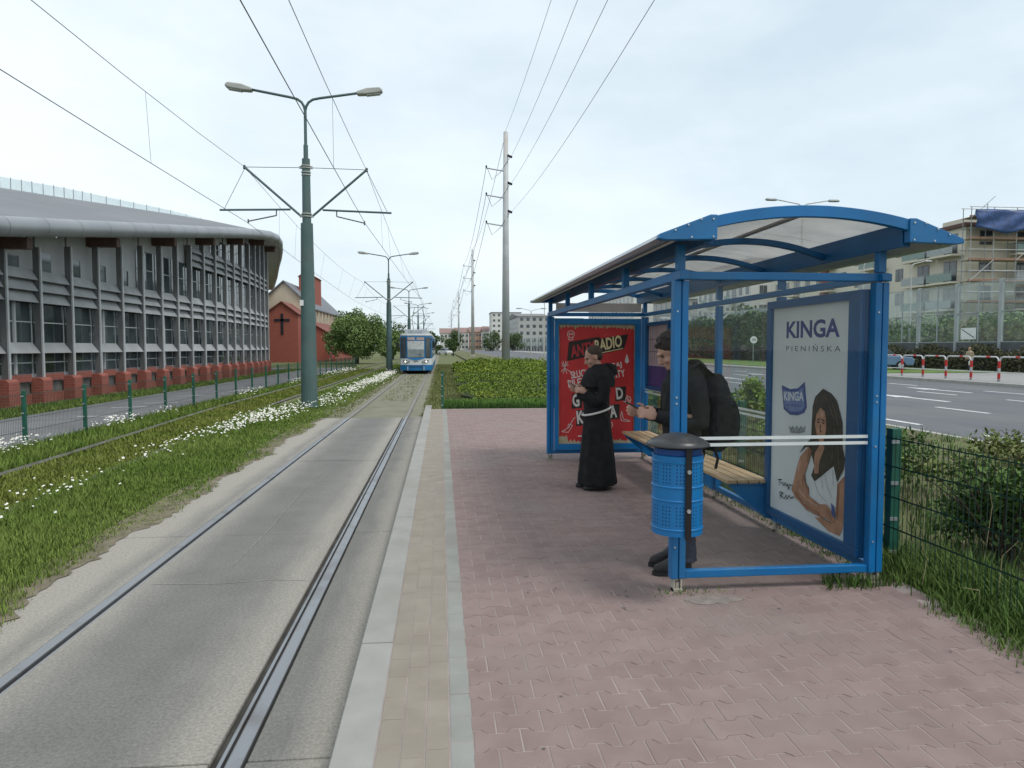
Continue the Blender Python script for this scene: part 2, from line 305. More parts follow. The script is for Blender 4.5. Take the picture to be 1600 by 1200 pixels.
def pavergeo(poly, ch=.0032, dep=.03):
    n = len(poly); v = [(x, y, -dep) for x, y in poly] + [(x, y, -ch * .6) for x, y in poly] + [(x - math.copysign(ch, x), y - math.copysign(ch, y), 0) for x, y in poly]
    f = [tuple(range(2 * n, 3 * n))]
    for k in (0, n): f += [(k + i, k + (i + 1) % n, k + n + (i + 1) % n, k + n + i) for i in range(n)]
    return v, f
pv, pf = pavergeo(outl); hv, hf = pavergeo([(max(x, 0) if x < 0 else x, y) for x, y in outl if x > -.04 or False])
pme = bpy.data.meshes.new('paver'); pme.from_pydata(pv, [], pf); pme.materials.append(PAV)
half = [(0.002, -n_), (.0375, -n_), (.0625, -w_), (e, -w_), (e, w_), (.0625, w_), (.0375, n_), (0.002, n_)]
hv, hf = pavergeo(half); hme = bpy.data.meshes.new('half_paver'); hme.from_pydata([(x - .05, y, z) for x, y, z in hv], [], hf); hme.materials.append(PAV)
cells = []
for j in range(128):
    y = .55 + j * .143
    if y > 18.55: break
    for i in range(16):
        x = .122 + .1 + i * .2 - (.1 if j % 2 else 0)
        hf_ = j % 2 == 1 and i == 0
        if x > 3.1: continue
        cells.append((x + (.05 if hf_ else 0), y, hf_))
vis = [c for c in cells if c[1] > 2.55 and (c[0] < 1.25 + 0 * c[1] or c[1] < 4.5)]
vis = sorted(vis, key=lambda c: c[1])[:300]; vs_ = set(vis); rest = MB()
def sag(x, y): return .004 * math.sin(x * 2.1 + y * .8) - .004
for c in cells:
    x, y, hf_ = c; tx, ty = random.gauss(0, .0035), random.gauss(0, .0035); z = random.gauss(0, .0005)
    if c in vs_:
        o = link('half_paver' if hf_ else 'paver', hme if hf_ else pme, None, plat, loc=(x, y, z)); o.rotation_euler = (tx, ty, random.gauss(0, .006))
    else:
        mt = Matrix.Translation((x, y, z)) @ Matrix.Rotation(tx, 4, 'X') @ Matrix.Rotation(ty, 4, 'Y')
        rest.add([mt @ Vector(p) for p in ([(a - .05, b, d) for a, b, d in hv] if hf_ else pv)], hf if hf_ else pf)
tag(rest.build('paver_field', PAV, plat), 'remaining reddish interlocking blocks', kind='stuff')
def rectpaver(name, lx, ly, ma):
    v, f = pavergeo([(-lx / 2, -ly / 2), (lx / 2, -ly / 2), (lx / 2, ly / 2), (-lx / 2, ly / 2)]); me = bpy.data.meshes.new(name); me.from_pydata(v, [], f); me.materials.append(ma); return me
tm = rectpaver('tactile_paver', .093, .196, TACT); gm = rectpaver('edging_paver', .093, .196, GREYP); km = rectpaver('kerb_stone', .168, 1.44, KERB)
for k in range(81):
    y = 2.35 + k * .2
    for i in range(4):
        o = link('edging_paver' if i == 3 else 'tactile_paver', gm if i == 3 else tm, None, plat, loc=(-.222 + i * .098 + (.004 if i == 3 else 0), y + (.1 if i == 1 else 0) - (.05 if i == 2 else 0), random.gauss(0, .0006)))
        o.rotation_euler = (random.gauss(0, .003), random.gauss(0, .004), random.gauss(0, .004))
for k in range(14): link('kerb_stone', km, None, plat, loc=(-.358, .12 + k * 1.45 - .6 + .72, .002 + random.gauss(0, .001)))
MB().box(-.442, -3, -.24, -.29, 18.6, -.032).build('kerb_foundation', CONC, plat)
# ragged sandy soil creeping over the slab edge, thin cracks in the slabs
gs = np.random.default_rng(17); soil = MB(); n0 = 260
for k in range(n0):
    y = -1 + k * 19.3 / n0; wx = .10 * math.sin(y * 1.7) + .07 * math.sin(y * 4.3) + .05 * gs.normal(); soil.v += [(-3.3, y, RZ + .004), (-2.93 + wx * .55, y, RZ + .0042)]
soil.f = [(2 * k, 2 * k + 1, 2 * k + 3, 2 * k + 2) for k in range(n0 - 1)]
struct('soil_edge', soil, mat('sandy_soil', (.17, .145, .1), .95, .25, 6, .6, 60, dirt=(.10, .095, .05), dscale=2.5), 'ragged sandy soil along the grass edge of the track slab', 'soil')
for pts in ([(-1.72, 5.9), (-1.70, 7.2), (-1.735, 8.6), (-1.72, 10.6)], [(-2.2, 5.55), (-1.75, 5.5), (-1.3, 5.56), (-1.05, 5.52)], [(-2.2, 9.4), (-1.6, 9.45), (-1.08, 9.38)]):
    stroke_ = MB()
    for (a, b), (c, d_) in zip(pts, pts[1:]):
        l = math.hypot(c - a, d_ - b); nx, ny = -(d_ - b) / l * .003, (c - a) / l * .003; stroke_.add([(a + nx, b + ny, RZ + .0042), (a - nx, b - ny, RZ + .0042), (c - nx, d_ - ny, RZ + .0042), (c + nx, d_ + ny, RZ + .0042)], [(0, 1, 2, 3)])
    stroke_.build('slab_crack', mat('crack_fill', (.27, .255, .225), .95, .3, 12), bed)
# a smear of old mortar by the near shelter foot and small weeds along the joints
sm = MB(); g = np.random.default_rng(4)
sm.prism([(.2 * math.cos(t) * g.uniform(.7, 1.1), .09 * math.sin(t) * g.uniform(.6, 1.1)) for t in np.linspace(0, 2 * PI, 26)[:-1]], lambda u, v, d: (1.72 + u, 4.33 + v, d), .0005, .003)
sp_ = MB(); g2 = np.random.default_rng(9)
for k in range(70):
    cx, cy, rr = g2.uniform(.2, 2.9), g2.uniform(2.7, 11) ** 1., g2.uniform(.006, .017)
    sp_.add([(cx + rr * g2.uniform(.7, 1.2) * math.cos(a), cy + rr * g2.uniform(.7, 1.2) * math.sin(a), .0022) for a in np.arange(8) * PI / 4], [tuple(range(8))])
tag(sp_.build('gum_spots', mat('gum_grey', (.11, .10, .095), .8, .3, 9), plat), kind='stuff')
sm.build('mortar_smear', mat('old_mortar', (.25, .215, .195), .95, .2, 14, .5, 120), plat)
# ================================================================ tram stop shelter
XF, XB, Y0, BAY = 1.55, 2.93, 4.53, 1.385; YS = [Y0 + k * BAY for k in range(5)]; YE = YS[4]
sh = thing('tram_shelter', (2.24, 7.3, 0), 'blue framed glass tram shelter with arched smoky roof', 'shelter')
CLEAR = glass('clear_pane', (.965, .98, .975), .055, .006, (.55, .6, .58)); SMOKE = glass('smoky_roof_sheet', (.82, .81, .79), .12, .46, (.78, .77, .74), .2)
def post(x, y, z0, z1, two, d='x'):
    p = MB(); w = .046
    if two:
        p.box(x - .05, y - .04, z0, x - .004, y + .03, z1).box(x + .006, y - .034, z0, x + .05, y + .036, z1).box(x - .006, y - .024, z0, x + .008, y + .02, z1)
    else: p.box(x - .032, y - .036, z0, x + .032, y + .036, z1)
    return p.build('post', BLUE, sh, .006)
for x, y in ((XF, YS[0]), (XF, YS[4])): post(x, y, .085, 2.05, True)
for k, y in enumerate(YS): post(XB, y, .085, 2.05, k in (0, 4))
for k, y in enumerate(YS):
    for x in (XF, XB): MB().box(x - .026, y - .03, 2.115, x + .026, y + .03, 2.28).build('roof_stub', BLUE, sh, .004)
for (x, y) in ((XF, YS[0]), (XB, YS[0])):
    for z in (.3, .95, 1.25, 1.29, 1.85): MB().tube([(x - .028, y - .04, z), (x - .028, y - .046, z)], .007, 6).build('bolt', ALU, sh)
def rail(a, b, w=.06, h=.06, nm='top_rail', ma=None): return MB().bar(a, b, w, h).build(nm, ma or BLUE, sh, .005)
rail((XF, 4.44, 2.083), (XF, 10.17, 2.083)); rail((XB, 4.46, 2.083), (XB, 10.17, 2.083), .05, .05)
rail((1.582, 4.53, 2.083), (3.0, 4.53, 2.083), .055, .052); rail((1.582, YE, 2.083), (2.9, YE, 2.083), .055, .052)
rail((1.6, 4.53, .112), (2.88, 4.53, .112), .055, .052, 'bottom_rail'); rail((1.6, YE, .112), (2.88, YE, .112), .055, .052, 'bottom_rail')
for k in range(4): rail((XB, YS[k] + .05, .112), (XB, YS[k + 1] - .05, .112), .055, .052, 'bottom_rail')
for x, y in [(XF, YS[0]), (XF, YS[4])] + [(XB, y) for y in YS]:
    f = MB().box(x - .03, y - .03, -.01, x - .018, y + .03, .09).box(x + .018, y - .03, -.01, x + .03, y + .03, .09).box(x - .03, y - .036, -.012, x + .03, y + .036, .02).box(x - .012, y - .02, .02, x + .012, y + .02, .06)
    f.build('foot', mat('foot_steel', (.36, .33, .27), .75, .25, 15), sh, .003)
# roof
za = lambda x: 2.488 - .088 * ((x - 2.28) / .68) ** 2
zr = lambda x: 2.435 - .13 * ((x - 2.28) / .66) ** 2
xs = [1.62 + 1.32 * i / 16 for i in range(17)]
def arch(y0, y1, fz, th, nm, ma):
    pl = [(x, fz(x)) for x in xs] + [(x, fz(x) - th) for x in reversed(xs)]
    return MB().prism(pl, lambda u, v, d: (u, d, v), y0, y1).build(nm, ma, sh, .003)
arch(4.20, 4.245, za, .07, 'front_arch', BLUE); arch(10.36, 10.40, za, .07, 'front_arch', BLUE)
RY = [5.19 + k for k in range(6)]
for y in RY[:5]: arch(y - .022, y + .022, zr, .045, 'roof_rib', DBLUE)
for k in range(5):
    a = 4.247 if k == 0 else YS[k - 1] + .6925 if k < 4 else 9.4; 
ys = [4.247] + RY[:5] + [10.358]
for a, b in zip(ys, ys[1:]):
    pl = [(x, za(x) - .012) for x in xs] + [(x, za(x) - .018) for x in reversed(xs)]
    MB().prism(pl, lambda u, v, d: (u, d, v), a + .003, b - .003).build('roof_panel', SMOKE, sh)
MB().box(2.255, 4.25, 2.452, 2.305, 10.35, 2.466).build('roof_purlin', mat('purlin_grey', (.3, .29, .27), .6, .1), sh)
GUT = mat('gutter_aluminium', (.34, .37, .39), .3, .1, 3, metal=.8)
for s in (-1, 1):
    X = lambda x: x if s < 0 else 4.56 - x
    pts = [(1.30, 2.275), (1.33, 2.31), (1.60, 2.405), (1.618, 2.40), (1.618, 2.375), (1.40, 2.272), (1.33, 2.258)]
    MB().prism([(X(a), b) for a, b in pts], lambda u, v, d: (u, d, v), 4.248, 10.357).build('gutter', GUT, sh)
    MB().prism([(X(a), b) for a, b in [(1.40, 2.268), (1.60, 2.355), (1.60, 2.345), (1.41, 2.256)]], lambda u, v, d: (u, d, v), 4.25, 10.35).build('soffit', mat('soffit_grey', (.42, .42, .4), .5, .1), sh)
    for y0, y1 in ((4.19, 4.245), (10.36, 10.41)):
        c = MB().prism([(X(a), b) for a, b in [(1.295, 2.27), (1.305, 2.298), (1.62, 2.418), (1.662, 2.418), (1.662, 2.27), (1.35, 2.262)]], lambda u, v, d: (u, d, v), y0 - .004, y1).build('end_cap', BLUE, sh, .004)
        if y0 < 5:
            for a, b in ((1.40, 2.32), (1.48, 2.353), (1.56, 2.388), (1.635, 2.39), (1.635, 2.285), (1.5, 2.28)): MB().tube([(X(a), y0 - .004, b), (X(a), y0 - .01, b)], .006, 6).build('screw', ALU, c)
    MB().box(X(1.605), 4.26, 2.25, X(1.665), 10.35, 2.40).build('eaves_beam', DBLUE, sh, .004)
# panes
def pane(nm, x0, y0, z0, x1, y1, z1): return MB().box(x0, y0, z0, x1, y1, z1).build(nm, CLEAR, sh)
pn = pane('end_pane', 1.605, 4.526, .142, 2.875, 4.534, 2.05)
STRIPE = mat('frosted_stripe', (.66, .7, .69), .6, .05)
for z in (1.005, .962): MB().box(1.66, 4.520, z, 2.868, 4.5245, z + .021).build('stripe', STRIPE, pn)
for k in (1, 2, 3):
    pn = pane('back_pane', XB - .004, YS[k] + .04, .142, XB + .004, YS[k + 1] - .04, 2.05)
    for z in (1.005, .962): MB().box(XB - .0095, YS[k] + .05, z, XB - .006, YS[k + 1] - .05, z + .021).build('stripe', STRIPE, pn)
MB().box(1.63, YE - .008, 2.12, 2.87, YE + .008, 2.245).build('transom_panel', mat('transom', (.42, .39, .38), .5, .08), sh)
# ---- bench
WOOD = mat('bench_wood', (.42, .27, .14), .6, .2, 7, col2=(.5, .36, .22), stretch=(6, .5, 1), dirt=(.3, .17, .08), dscale=4)
bn = MB().box(2.52, 5.98, .40, 2.87, 9.62, .415).build('bench', BLUE, sh)
for i in range(4): MB().box(2.49 + i * .1, 5.96, .418, 2.578 + i * .1, 9.64, .45).build('bench_slat', WOOD, bn, .006)
for y in (6.0, 7.3, 8.69, 9.6):
    MB().prism([(2.51, .395), (2.9, .395), (2.9, .1), (2.86, .1)], lambda u, v, d: (u, d, v), y - .012, y + .012).build('bracket', BLUE, bn)
# ---- advertising cases and posters
def outline(poly, w): pass
def case(nm, fn, u0, u1, v0, v1, bu0, bu1, bv, ma, label):
    """frame round a poster; fn(u, v, d): d = depth towards the viewer"""
    c = MB().prism([(u0, v0), (u1, v0), (u1, v1), (u0, v1)], fn, -.05, .0).build(nm, ma, sh); c['label'] = label
    for a, b, p, q in ((u0, u1, v0, v0 + bv), (u0, u1, v1 - bv, v1), (u0, u0 + bu0, v0 + bv, v1 - bv), (u1 - bu1, u1, v0 + bv, v1 - bv)):
        MB().prism([(a, p), (b, p), (b, q), (a, q)], fn, .001, .035).build('case_frame', ma, c, .005)
    return c
def flat(nm, poly, fn, d, ma, parent): return MB().prism(poly, fn, d, d + .0015).build(nm, ma, parent)
def stroke(nm, lines, w, fn, d, ma, parent):
    m = MB()
    for ln in lines:
        for (a, b), (c, e) in zip(ln, ln[1:]):
            l = math.hypot(c - a, e - b) or 1; nx, ny = -(e - b) / l * w / 2, (c - a) / l * w / 2
            m.prism([(a + nx, b + ny), (a - nx, b - ny), (c - nx, e - ny), (c + nx, e + ny)], fn, d, d + .001)
    return m.build(nm, ma, parent)
def letters(txt, fn, u, v, wid, hgt, d, ma, parent, slant=0., rot=0., fat=.0, spacing=1., nm='lettering'):
    """real lettering fitted into a box whose lower left corner is (u, v), turned into a mesh"""
    cu = bpy.data.curves.new(nm, 'FONT'); cu.body = txt; cu.space_character = spacing; cu.offset = fat; cu.resolution_u = 3; o = bpy.data.objects.new(nm, cu); scn.collection.objects.link(o)
    dg = bpy.context.evaluated_depsgraph_get(); me = bpy.data.meshes.new_from_object(o.evaluated_get(dg)); bpy.data.objects.remove(o)
    P = np.array([p.co[:] for p in me.vertices]); lo = P.min(0); hi = P.max(0)
    for p, q in zip(me.vertices, P):
        a = (q[0] - lo[0]) / (hi[0] - lo[0]) * wid; b = (q[1] - lo[1]) / (hi[1] - lo[1]) * hgt; a += b * slant
        p.co = fn(u + a * math.cos(rot) - b * math.sin(rot), v + a * math.sin(rot) + b * math.cos(rot), d)
    return link(nm, me, ma, parent)
CASEB = mat('case_blue', (.002, .082, .235), .35, .12, 2, spec=.5)
PAPER = mat('poster_paper', (.64, .68, .69), .5, .07, 2.5, col2=(.70, .735, .75)); NAVY = mat('navy_print', (.035, .05, .22), .6, .1); SKIN = mat('printed_skin', (.42, .22, .14), .6, .2, 8); HAIRP = mat('printed_hair', (.035, .028, .02), .5, .4, 10)
fk = lambda u, v, d: (2.87 - d, u, v)
kc = case('advertising_case', fk, 4.585, 5.99, .16, 2.01, .15, .07, .065, CASEB, 'display case with white poster of a dark haired woman')
ko = flat('poster', [(4.735, .225), (5.92, .225), (5.92, 1.945), (4.735, 1.945)], fk, .003, PAPER, kc)
K = {'hair': [(5.088, 1.305), (4.972, 1.276), (4.895, 1.226), (4.849, 1.137), (4.82, 1.079), (4.812, 0.895), (4.776, 0.822), (4.791, 0.746), (4.87, 0.638), (4.917, 0.748), (5.078, 0.647), (5.18, 0.584), (5.23, 0.62), (5.188, 0.7), (5.255, 0.832), (5.324, 0.832), (5.422, 0.767), (5.338, 0.846), (5.242, 0.909), (5.24, 1.034), (5.231, 1.16), (5.196, 1.237)],
'face': [(5.112, 1.161), (5.054, 1.136), (5.033, 1.072), (5.03, 1.0), (5.046, 0.944), (5.07, 0.892), (5.116, 0.901), (5.165, 0.96), (5.187, 1.025), (5.171, 1.101)],
'neck': [(5.089, 0.895), (5.042, 0.862), (5.11, 0.754), (5.124, 0.654), (5.183, 0.643), (5.188, 0.757), (5.178, 0.808)],
'arm': [(5.275, 0.839), (5.225, 0.811), (5.328, 0.617), (5.312, 0.544), (5.261, 0.513), (5.259, 0.453), (5.096, 0.423), (5.006, 0.443), (4.917, 0.406), (4.872, 0.36), (4.913, 0.323), (5.002, 0.338), (5.065, 0.332), (5.303, 0.341), (5.473, 0.399), (5.535, 0.448), (5.496, 0.535), (5.449, 0.658), (5.401, 0.744)],
'arm2': [(4.869, 0.621), (4.771, 0.703), (4.763, 0.52), (4.787, 0.312), (4.825, 0.251), (4.971, 0.249), (5.169, 0.307), (5.064, 0.327), (4.913, 0.321), (4.864, 0.371)],
'top': [(5.217, 0.612), (5.107, 0.681), (4.907, 0.764), (4.866, 0.62), (4.883, 0.414), (5.006, 0.443), (5.096, 0.423), (5.259, 0.453), (5.272, 0.526)],
'shield': [(5.748, 1.297), (5.602, 1.272), (5.475, 1.286), (5.368, 1.343), (5.327, 1.143), (5.365, 1.097), (5.466, 1.067), (5.594, 1.06), (5.706, 1.098)],
'shield2': [(5.715, 1.262), (5.602, 1.245), (5.475, 1.258), (5.39, 1.298), (5.36, 1.15), (5.39, 1.118), (5.466, 1.095), (5.594, 1.088), (5.685, 1.118)],
'crown': [(5.612, 0.968), (5.58, .95), (5.55, .975), (5.515, .955), (5.48, .985), (5.445, .96), (5.41, .99), (5.38, .97), (5.344, 0.998), (5.349, 0.946), (5.442, 0.922), (5.587, 0.912)]}
LBL = mat('label_blue', (.16, .22, .42), .6, .15, 12); LBL2 = mat('label_dark', (.06, .09, .26), .6, .2); WTOP = mat('printed_cloth', (.68, .7, .72), .6, .06, 9)
flat('print_cloth', K['top'], fk, .0055, WTOP, kc); flat('print_arm', K['arm2'], fk, .0075, SKIN, kc); flat('print_hair', K['hair'], fk, .0095, HAIRP, kc)
flat('print_face', K['face'], fk, .0115, SKIN, kc); flat('print_neck', K['neck'], fk, .0115, SKIN, kc); flat('print_arm', K['arm'], fk, .0115, SKIN, kc)
stroke('print_features', [[(5.155, 1.045), (5.12, 1.05)], [(5.085, 1.05), (5.05, 1.045)], [(5.155, 1.065), (5.115, 1.072)], [(5.09, 1.072), (5.048, 1.064)], [(5.105, 1.03), (5.112, .985), (5.09, .98)]], .011, fk, .0135, HAIRP, kc)
for q_ in [[(5.06, 1.27), (5.0, 1.2), (4.93, 1.1), (4.9, .98)], [(4.98, 1.24), (4.92, 1.16), (4.87, 1.05)], [(4.95, .95), (4.93, .85), (4.95, .74)], [(5.15, 1.24), (5.2, 1.16), (5.21, 1.06)], [(4.87, .92), (4.85, .82), (4.84, .74)]]: stroke('print_hair_sheen', [q_], .012, fk, .0125, bpy.data.materials.get('hair_sheen') or mat('hair_sheen', (.085, .065, .045), .5, .4, 20), kc)
SKD = mat('printed_skin_shade', (.30, .145, .09), .6, .2, 8); SKL = mat('printed_skin_light', (.52, .31, .22), .6, .15, 8)
for q_ in ([(5.47, .42), (5.3, .352), (5.07, .34), (5.1, .362), (5.32, .375), (5.46, .45)], [(5.34, .62), (5.315, .55), (5.26, .515), (5.262, .47), (5.29, .5), (5.34, .56)], [(5.27, .835), (5.23, .812), (5.28, .71), (5.3, .715)]): flat('print_shading', q_, fk, .0135, SKD, kc)
for q_ in ([(4.86, .6), (4.84, .62), (4.85, .36), (4.875, .4)],): flat('print_shading', q_, fk, .0115, SKD, kc)
for q_ in ([(5.44, .64), (5.40, .72), (5.385, .70), (5.42, .6)], [(5.42, .46), (5.28, .41), (5.12, .395), (5.12, .41), (5.28, .43), (5.4, .49)], [(5.10, 1.14), (5.065, 1.125), (5.07, 1.09), (5.11, 1.10)], [(5.14, 1.0), (5.115, .98), (5.13, .96), (5.155, .985)]): flat('print_light', q_, fk, .0136, SKL, kc)
stroke('print_folds', [[(5.2, .6), (5.12, .5), (5.0, .46)], [(5.05, .68), (5.0, .58), (4.93, .5)], [(4.93, .72), (4.92, .6)], [(5.1, .66), (5.06, .55)]], .008, fk, .0085, mat('printed_fold', (.5, .53, .56), .6), kc)
stroke('print_lips', [[(5.12, .945), (5.095, .94), (5.07, .946)]], .014, fk, .0137, mat('printed_lips', (.35, .08, .07), .6), kc)
stroke('print_fingers', [[(5.33, .6), (5.3, .51)], [(5.36, .6), (5.34, .49)], [(4.99, .4), (4.91, .335)], [(5.0, .42), (4.89, .36)], [(5.3, .34), (5.1, .332), (4.93, .32)]], .006, fk, .0135, mat('printed_shade', (.25, .12, .08), .7), kc)
flat('print_can', [(4.93, .47), (4.89, .45), (4.875, .37), (4.92, .39)], fk, .0155, LBL2, kc)
flat('print_label', K['shield'], fk, .0055, LBL2, kc); flat('print_label', K['shield2'], fk, .0075, LBL, kc); flat('print_crown', K['crown'], fk, .0055, mat('printed_silver', (.25, .27, .29), .5, .4, 40), kc)
fkr = lambda u, v, d: (2.87 - d, -u, v)      # reading direction: u runs towards the camera
letters('KINGA', fkr, -5.686, 1.69, .80, .14, .0055, NAVY, kc, fat=.03); letters('PIENIŃSKA', fkr, -5.686, 1.585, .815, .058, .0055, mat('grey_print', (.06, .08, .13), .6), kc, spacing=1.5)
letters('KINGA', fkr, -5.70, 1.17, .33, .075, .0095, PAPER, kc, fat=.02, rot=.06); letters('PIENIŃSKA', fkr, -5.67, 1.125, .28, .026, .0095, LBL2, kc, rot=.05)
stroke('handwriting', [[(5.772, .488), (5.704, .501), (5.738, .495), (5.747, .444)], [(5.72, .47), (5.691, .476), (5.668, .454), (5.636, .487), (5.623, .457), (5.591, .485), (5.589, .437), (5.559, .486), (5.515, .483)], [(5.719, .328), (5.733, .391), (5.676, .392), (5.721, .361), (5.652, .348), (5.62, .387), (5.608, .352), (5.566, .394), (5.543, .372), (5.491, .399)]], .007, fk, .0135, DARK, kc)
# red concert poster at the far end
fa = lambda u, v, d: (u, 9.99 - d, v)
ac = case('advertising_case', fa, 1.603, 2.845, .15, 2.02, .05, .085, .08, BLUE, 'display case with red concert poster at the far end of the shelter')
TAN = mat('torn_tan', (.42, .36, .24), .6, .15, 9); PRED = mat('poster_red', (.45, .025, .028), .45, .18, 5, col2=(.53, .035, .035)); PBLK = mat('poster_black', (.02, .016, .014), .5, .2); CREAM = mat('poster_cream', (.68, .58, .33), .5, .08); PWH = mat('poster_white', (.66, .6, .58), .5, .06)
flat('poster', [(1.655, .235), (2.758, .235), (2.758, 1.938), (1.655, 1.938)], fa, .003, TAN, ac)
g = np.random.default_rng(11)
def torn(u0, u1, v0, v1):
    p = []
    for k in range(44): t = k / 43; p.append((u0 + (u1 - u0) * t, v1 - abs(g.normal(0, .018)) - (.03 if k % 2 else 0) - (.07 * max(0, (t - .6)) if t > .6 else 0)))
    for k in range(30): t = k / 29; p.append((u1 - abs(g.normal(0, .003)), v1 - .08 - (v1 - v0 - .12) * t))
    for k in range(40): t = k / 39; p.append((u1 + (u0 - u1) * t, v0 + abs(g.normal(0, .018)) + (.03 if k % 2 else 0) + (.06 if t > .88 else 0)))
    for k in range(20): t = k / 19; p.append((u0 + abs(g.normal(0, .003)), v0 + .06 + (v1 - v0 - .12) * t))
    return p
flat('poster_print', torn(1.663, 2.752, .25, 1.928), fa, .005, PRED, ac)
sl_ = .2
flat('print_banner', [(1.775, 1.42), (2.6, 1.585), (2.66, 1.80), (2.25, 1.74), (2.24, 1.765), (1.80, 1.69)], fa, .0075, PBLK, ac)
letters('ANTY', fa, 1.835, 1.465, .36, .17, .0095, mat('banner_red', (.42, .03, .04), .5, .15, 12), ac, slant=.12, rot=sl_, fat=.03)
letters('RADIO', fa, 2.185, 1.545, .40, .17, .0095, CREAM, ac, slant=.1, rot=sl_, fat=.03)
flat('print_underline', [(2.2, 1.515), (2.585, 1.593), (2.588, 1.605), (2.203, 1.527)], fa, .0095, CREAM, ac)
for t, u, v, w, h in (('SŁUCHA', 1.84, 1.165, .33, .105), ('GAJ', 2.42, 1.29, .16, .095), ('BILETY', 1.80, 1.04, .32, .105), ('ERTY', 2.41, 1.165, .22, .10)):
    letters(t, fa, u, v, w, h, .0075, PWH, ac, rot=.16, fat=.02)
for t, u, v, w, h in (('G', 1.865, .76, .10, .185), ('D', 2.50, .865, .10, .17), ('K', 1.93, .515, .10, .19), ('A', 2.41, .60, .10, .18)):
    flat('print_shadow', [(u - .02, v - .025), (u + w + .03, v - .01), (u + w + .035, v + h + .02), (u - .01, v + h + .01)], fa, .0075, PBLK, ac); letters(t, fa, u, v, w, h, .0095, PWH, ac, rot=.1, fat=.035)
def ring(u, v, r, n=12, sq=1.): return [(u + r * math.cos(2 * PI * k / n), v + r * sq * math.sin(2 * PI * k / n)) for k in range(n + 1)]
stroke('print_doodles', [ring(1.83, 1.80, .05), ring(1.812, 1.80, .012, 6), ring(1.848, 1.805, .012, 6), [(1.80, 1.752), (1.80, 1.72), (1.855, 1.72), (1.86, 1.755)],
    [(1.70, 1.40), (1.74, 1.32), (1.79, 1.41)], [(1.70, 1.35), (1.80, 1.36)], [(1.72, 1.42), (1.745, 1.32), (1.76, 1.42)], [(1.69, 1.27), (1.745, 1.32), (1.72, 1.24)], [(1.745, 1.32), (1.775, 1.24)], [(1.745, 1.32), (1.83, 1.26)],
    [(1.70, .41), (1.80, .40), (1.86, .5), (1.80, .52), (1.79, .46), (1.70, .41)], [(1.80, .46), (1.875, .60), (1.90, .61)], [(2.56, .63), (2.57, .56), (2.69, .545), (2.70, .555), (2.60, .585), (2.575, .70), (2.56, .63)],
    ring(2.67, .86, .04, 7, 1.3), [(2.64, .89), (2.70, .84)], [(2.65, .93), (2.68, .80)], ring(2.40, .5, .045, 8)], .0075, fa, .0075, PWH, ac)
flat('print_drop', [(2.645, 1.52), (2.668, 1.45), (2.675, 1.41), (2.645, 1.38), (2.615, 1.41), (2.622, 1.45)], fa, .0075, PWH, ac)
for a, b in ((1.94, 2.03), (2.39, 2.44)): flat('print_small_text', [(a, .335), (b, .335), (b, .352), (a, .352)], fa, .0075, PWH, ac)
# timetable case on the back wall
ft = lambda u, v, d: (2.90 - d, u, v)
tcse = case('timetable_case', ft, 8.80, 9.80, 1.03, 1.96, .05, .05, .05, DBLUE, 'dark blue timetable case on the back wall')
flat('timetable_sheet', [(8.85, 1.36), (9.75, 1.36), (9.75, 1.91), (8.85, 1.91)], ft, .003, mat('timetable_paper', (.42, .34, .36), .5, .1), tcse)
flat('notice', [(8.85, 1.08), (9.75, 1.08), (9.75, 1.355), (8.85, 1.355)], ft, .003, mat('notice_purple', (.07, .05, .16), .5, .2), tcse)
tl_ = MB()
for k in range(9): tl_.prism([(8.9 + k * .095, 1.40), (8.904 + k * .095, 1.40), (8.904 + k * .095, 1.88), (8.9 + k * .095, 1.88)], ft, .0055, .0065)
for k in range(2): tl_.prism([(8.87, 1.55 + k * .17), (9.73, 1.55 + k * .17), (9.73, 1.56 + k * .17), (8.87, 1.56 + k * .17)], ft, .0055, .0065)
tl_.build('timetable_lines', mat('table_ink', (.12, .1, .11), .6), tcse)

# ================================================================ litter bin on the near post
bx, by = 1.478, 4.325
b = thing('litter_bin', (bx, by, .45), 'bright blue perforated metal litter bin with black domed lid on the near shelter post', 'litter bin')
rb = .158; pr = [(rb - .012, 0), (rb, .004), (rb, .036), (rb + .004, .04), (rb + .004, .046), (rb, .05), (rb, .215), (rb + .004, .219), (rb + .004, .225), (rb, .229), (rb, .30), (rb + .004, .304), (rb + .004, .31), (rb, .314), (rb, .455), (rb + .004, .459), (rb + .004, .465), (rb, .469), (rb, .498), (rb - .006, .50), (rb - .012, .498), (rb - .012, .35), (.01, .34)]
MB().lathe((bx, by, .45), pr, 40).build('drum', BINBLUE, b, smooth=False)
d = MB()
for z in [.075 + .022 * k for k in range(6)] + [.335 + .022 * k for k in range(6)]:
    for k in range(46):
        if k % 4 == 3: continue
        t = 2 * PI * k / 46; c, s = math.cos(t), math.sin(t); o_ = Vector((bx + (rb + .0006) * c, by + (rb + .0006) * s, .45 + z))
        q = [o_ + Vector((-s, c, 0)) * (.0045 * math.cos(a)) + Vector((0, 0, .0055 * math.sin(a))) for a in [i * PI / 3 for i in range(6)]]; d.add(q, [tuple(range(6))])
tag(d.build('perforations', mat('hole_dark', (.004, .03, .1), .7, .1), b), kind='stuff')
LID = mat('lid_black', (.04, .042, .045), .35, .25, 6)
MB().lathe((bx, by, 1.0), [(.18, 0), (.197, .004), (.199, .012), (.16, .042), (.1, .066), (.04, .08), (.001, .083)], 32).build('lid', LID, b, smooth=True)
MB().lathe((bx, by, .0), [(.14, .93), (.148, .955), (.148, .99), (.001, .992)], 28).build('inner_liner', mat('liner_blue', (.006, .05, .2), .5), b)
MB().box(bx - .006, by - rb - .016, .44, bx + .034, by - rb - .006, 1.012).build('strap', BLACK, b, .003)
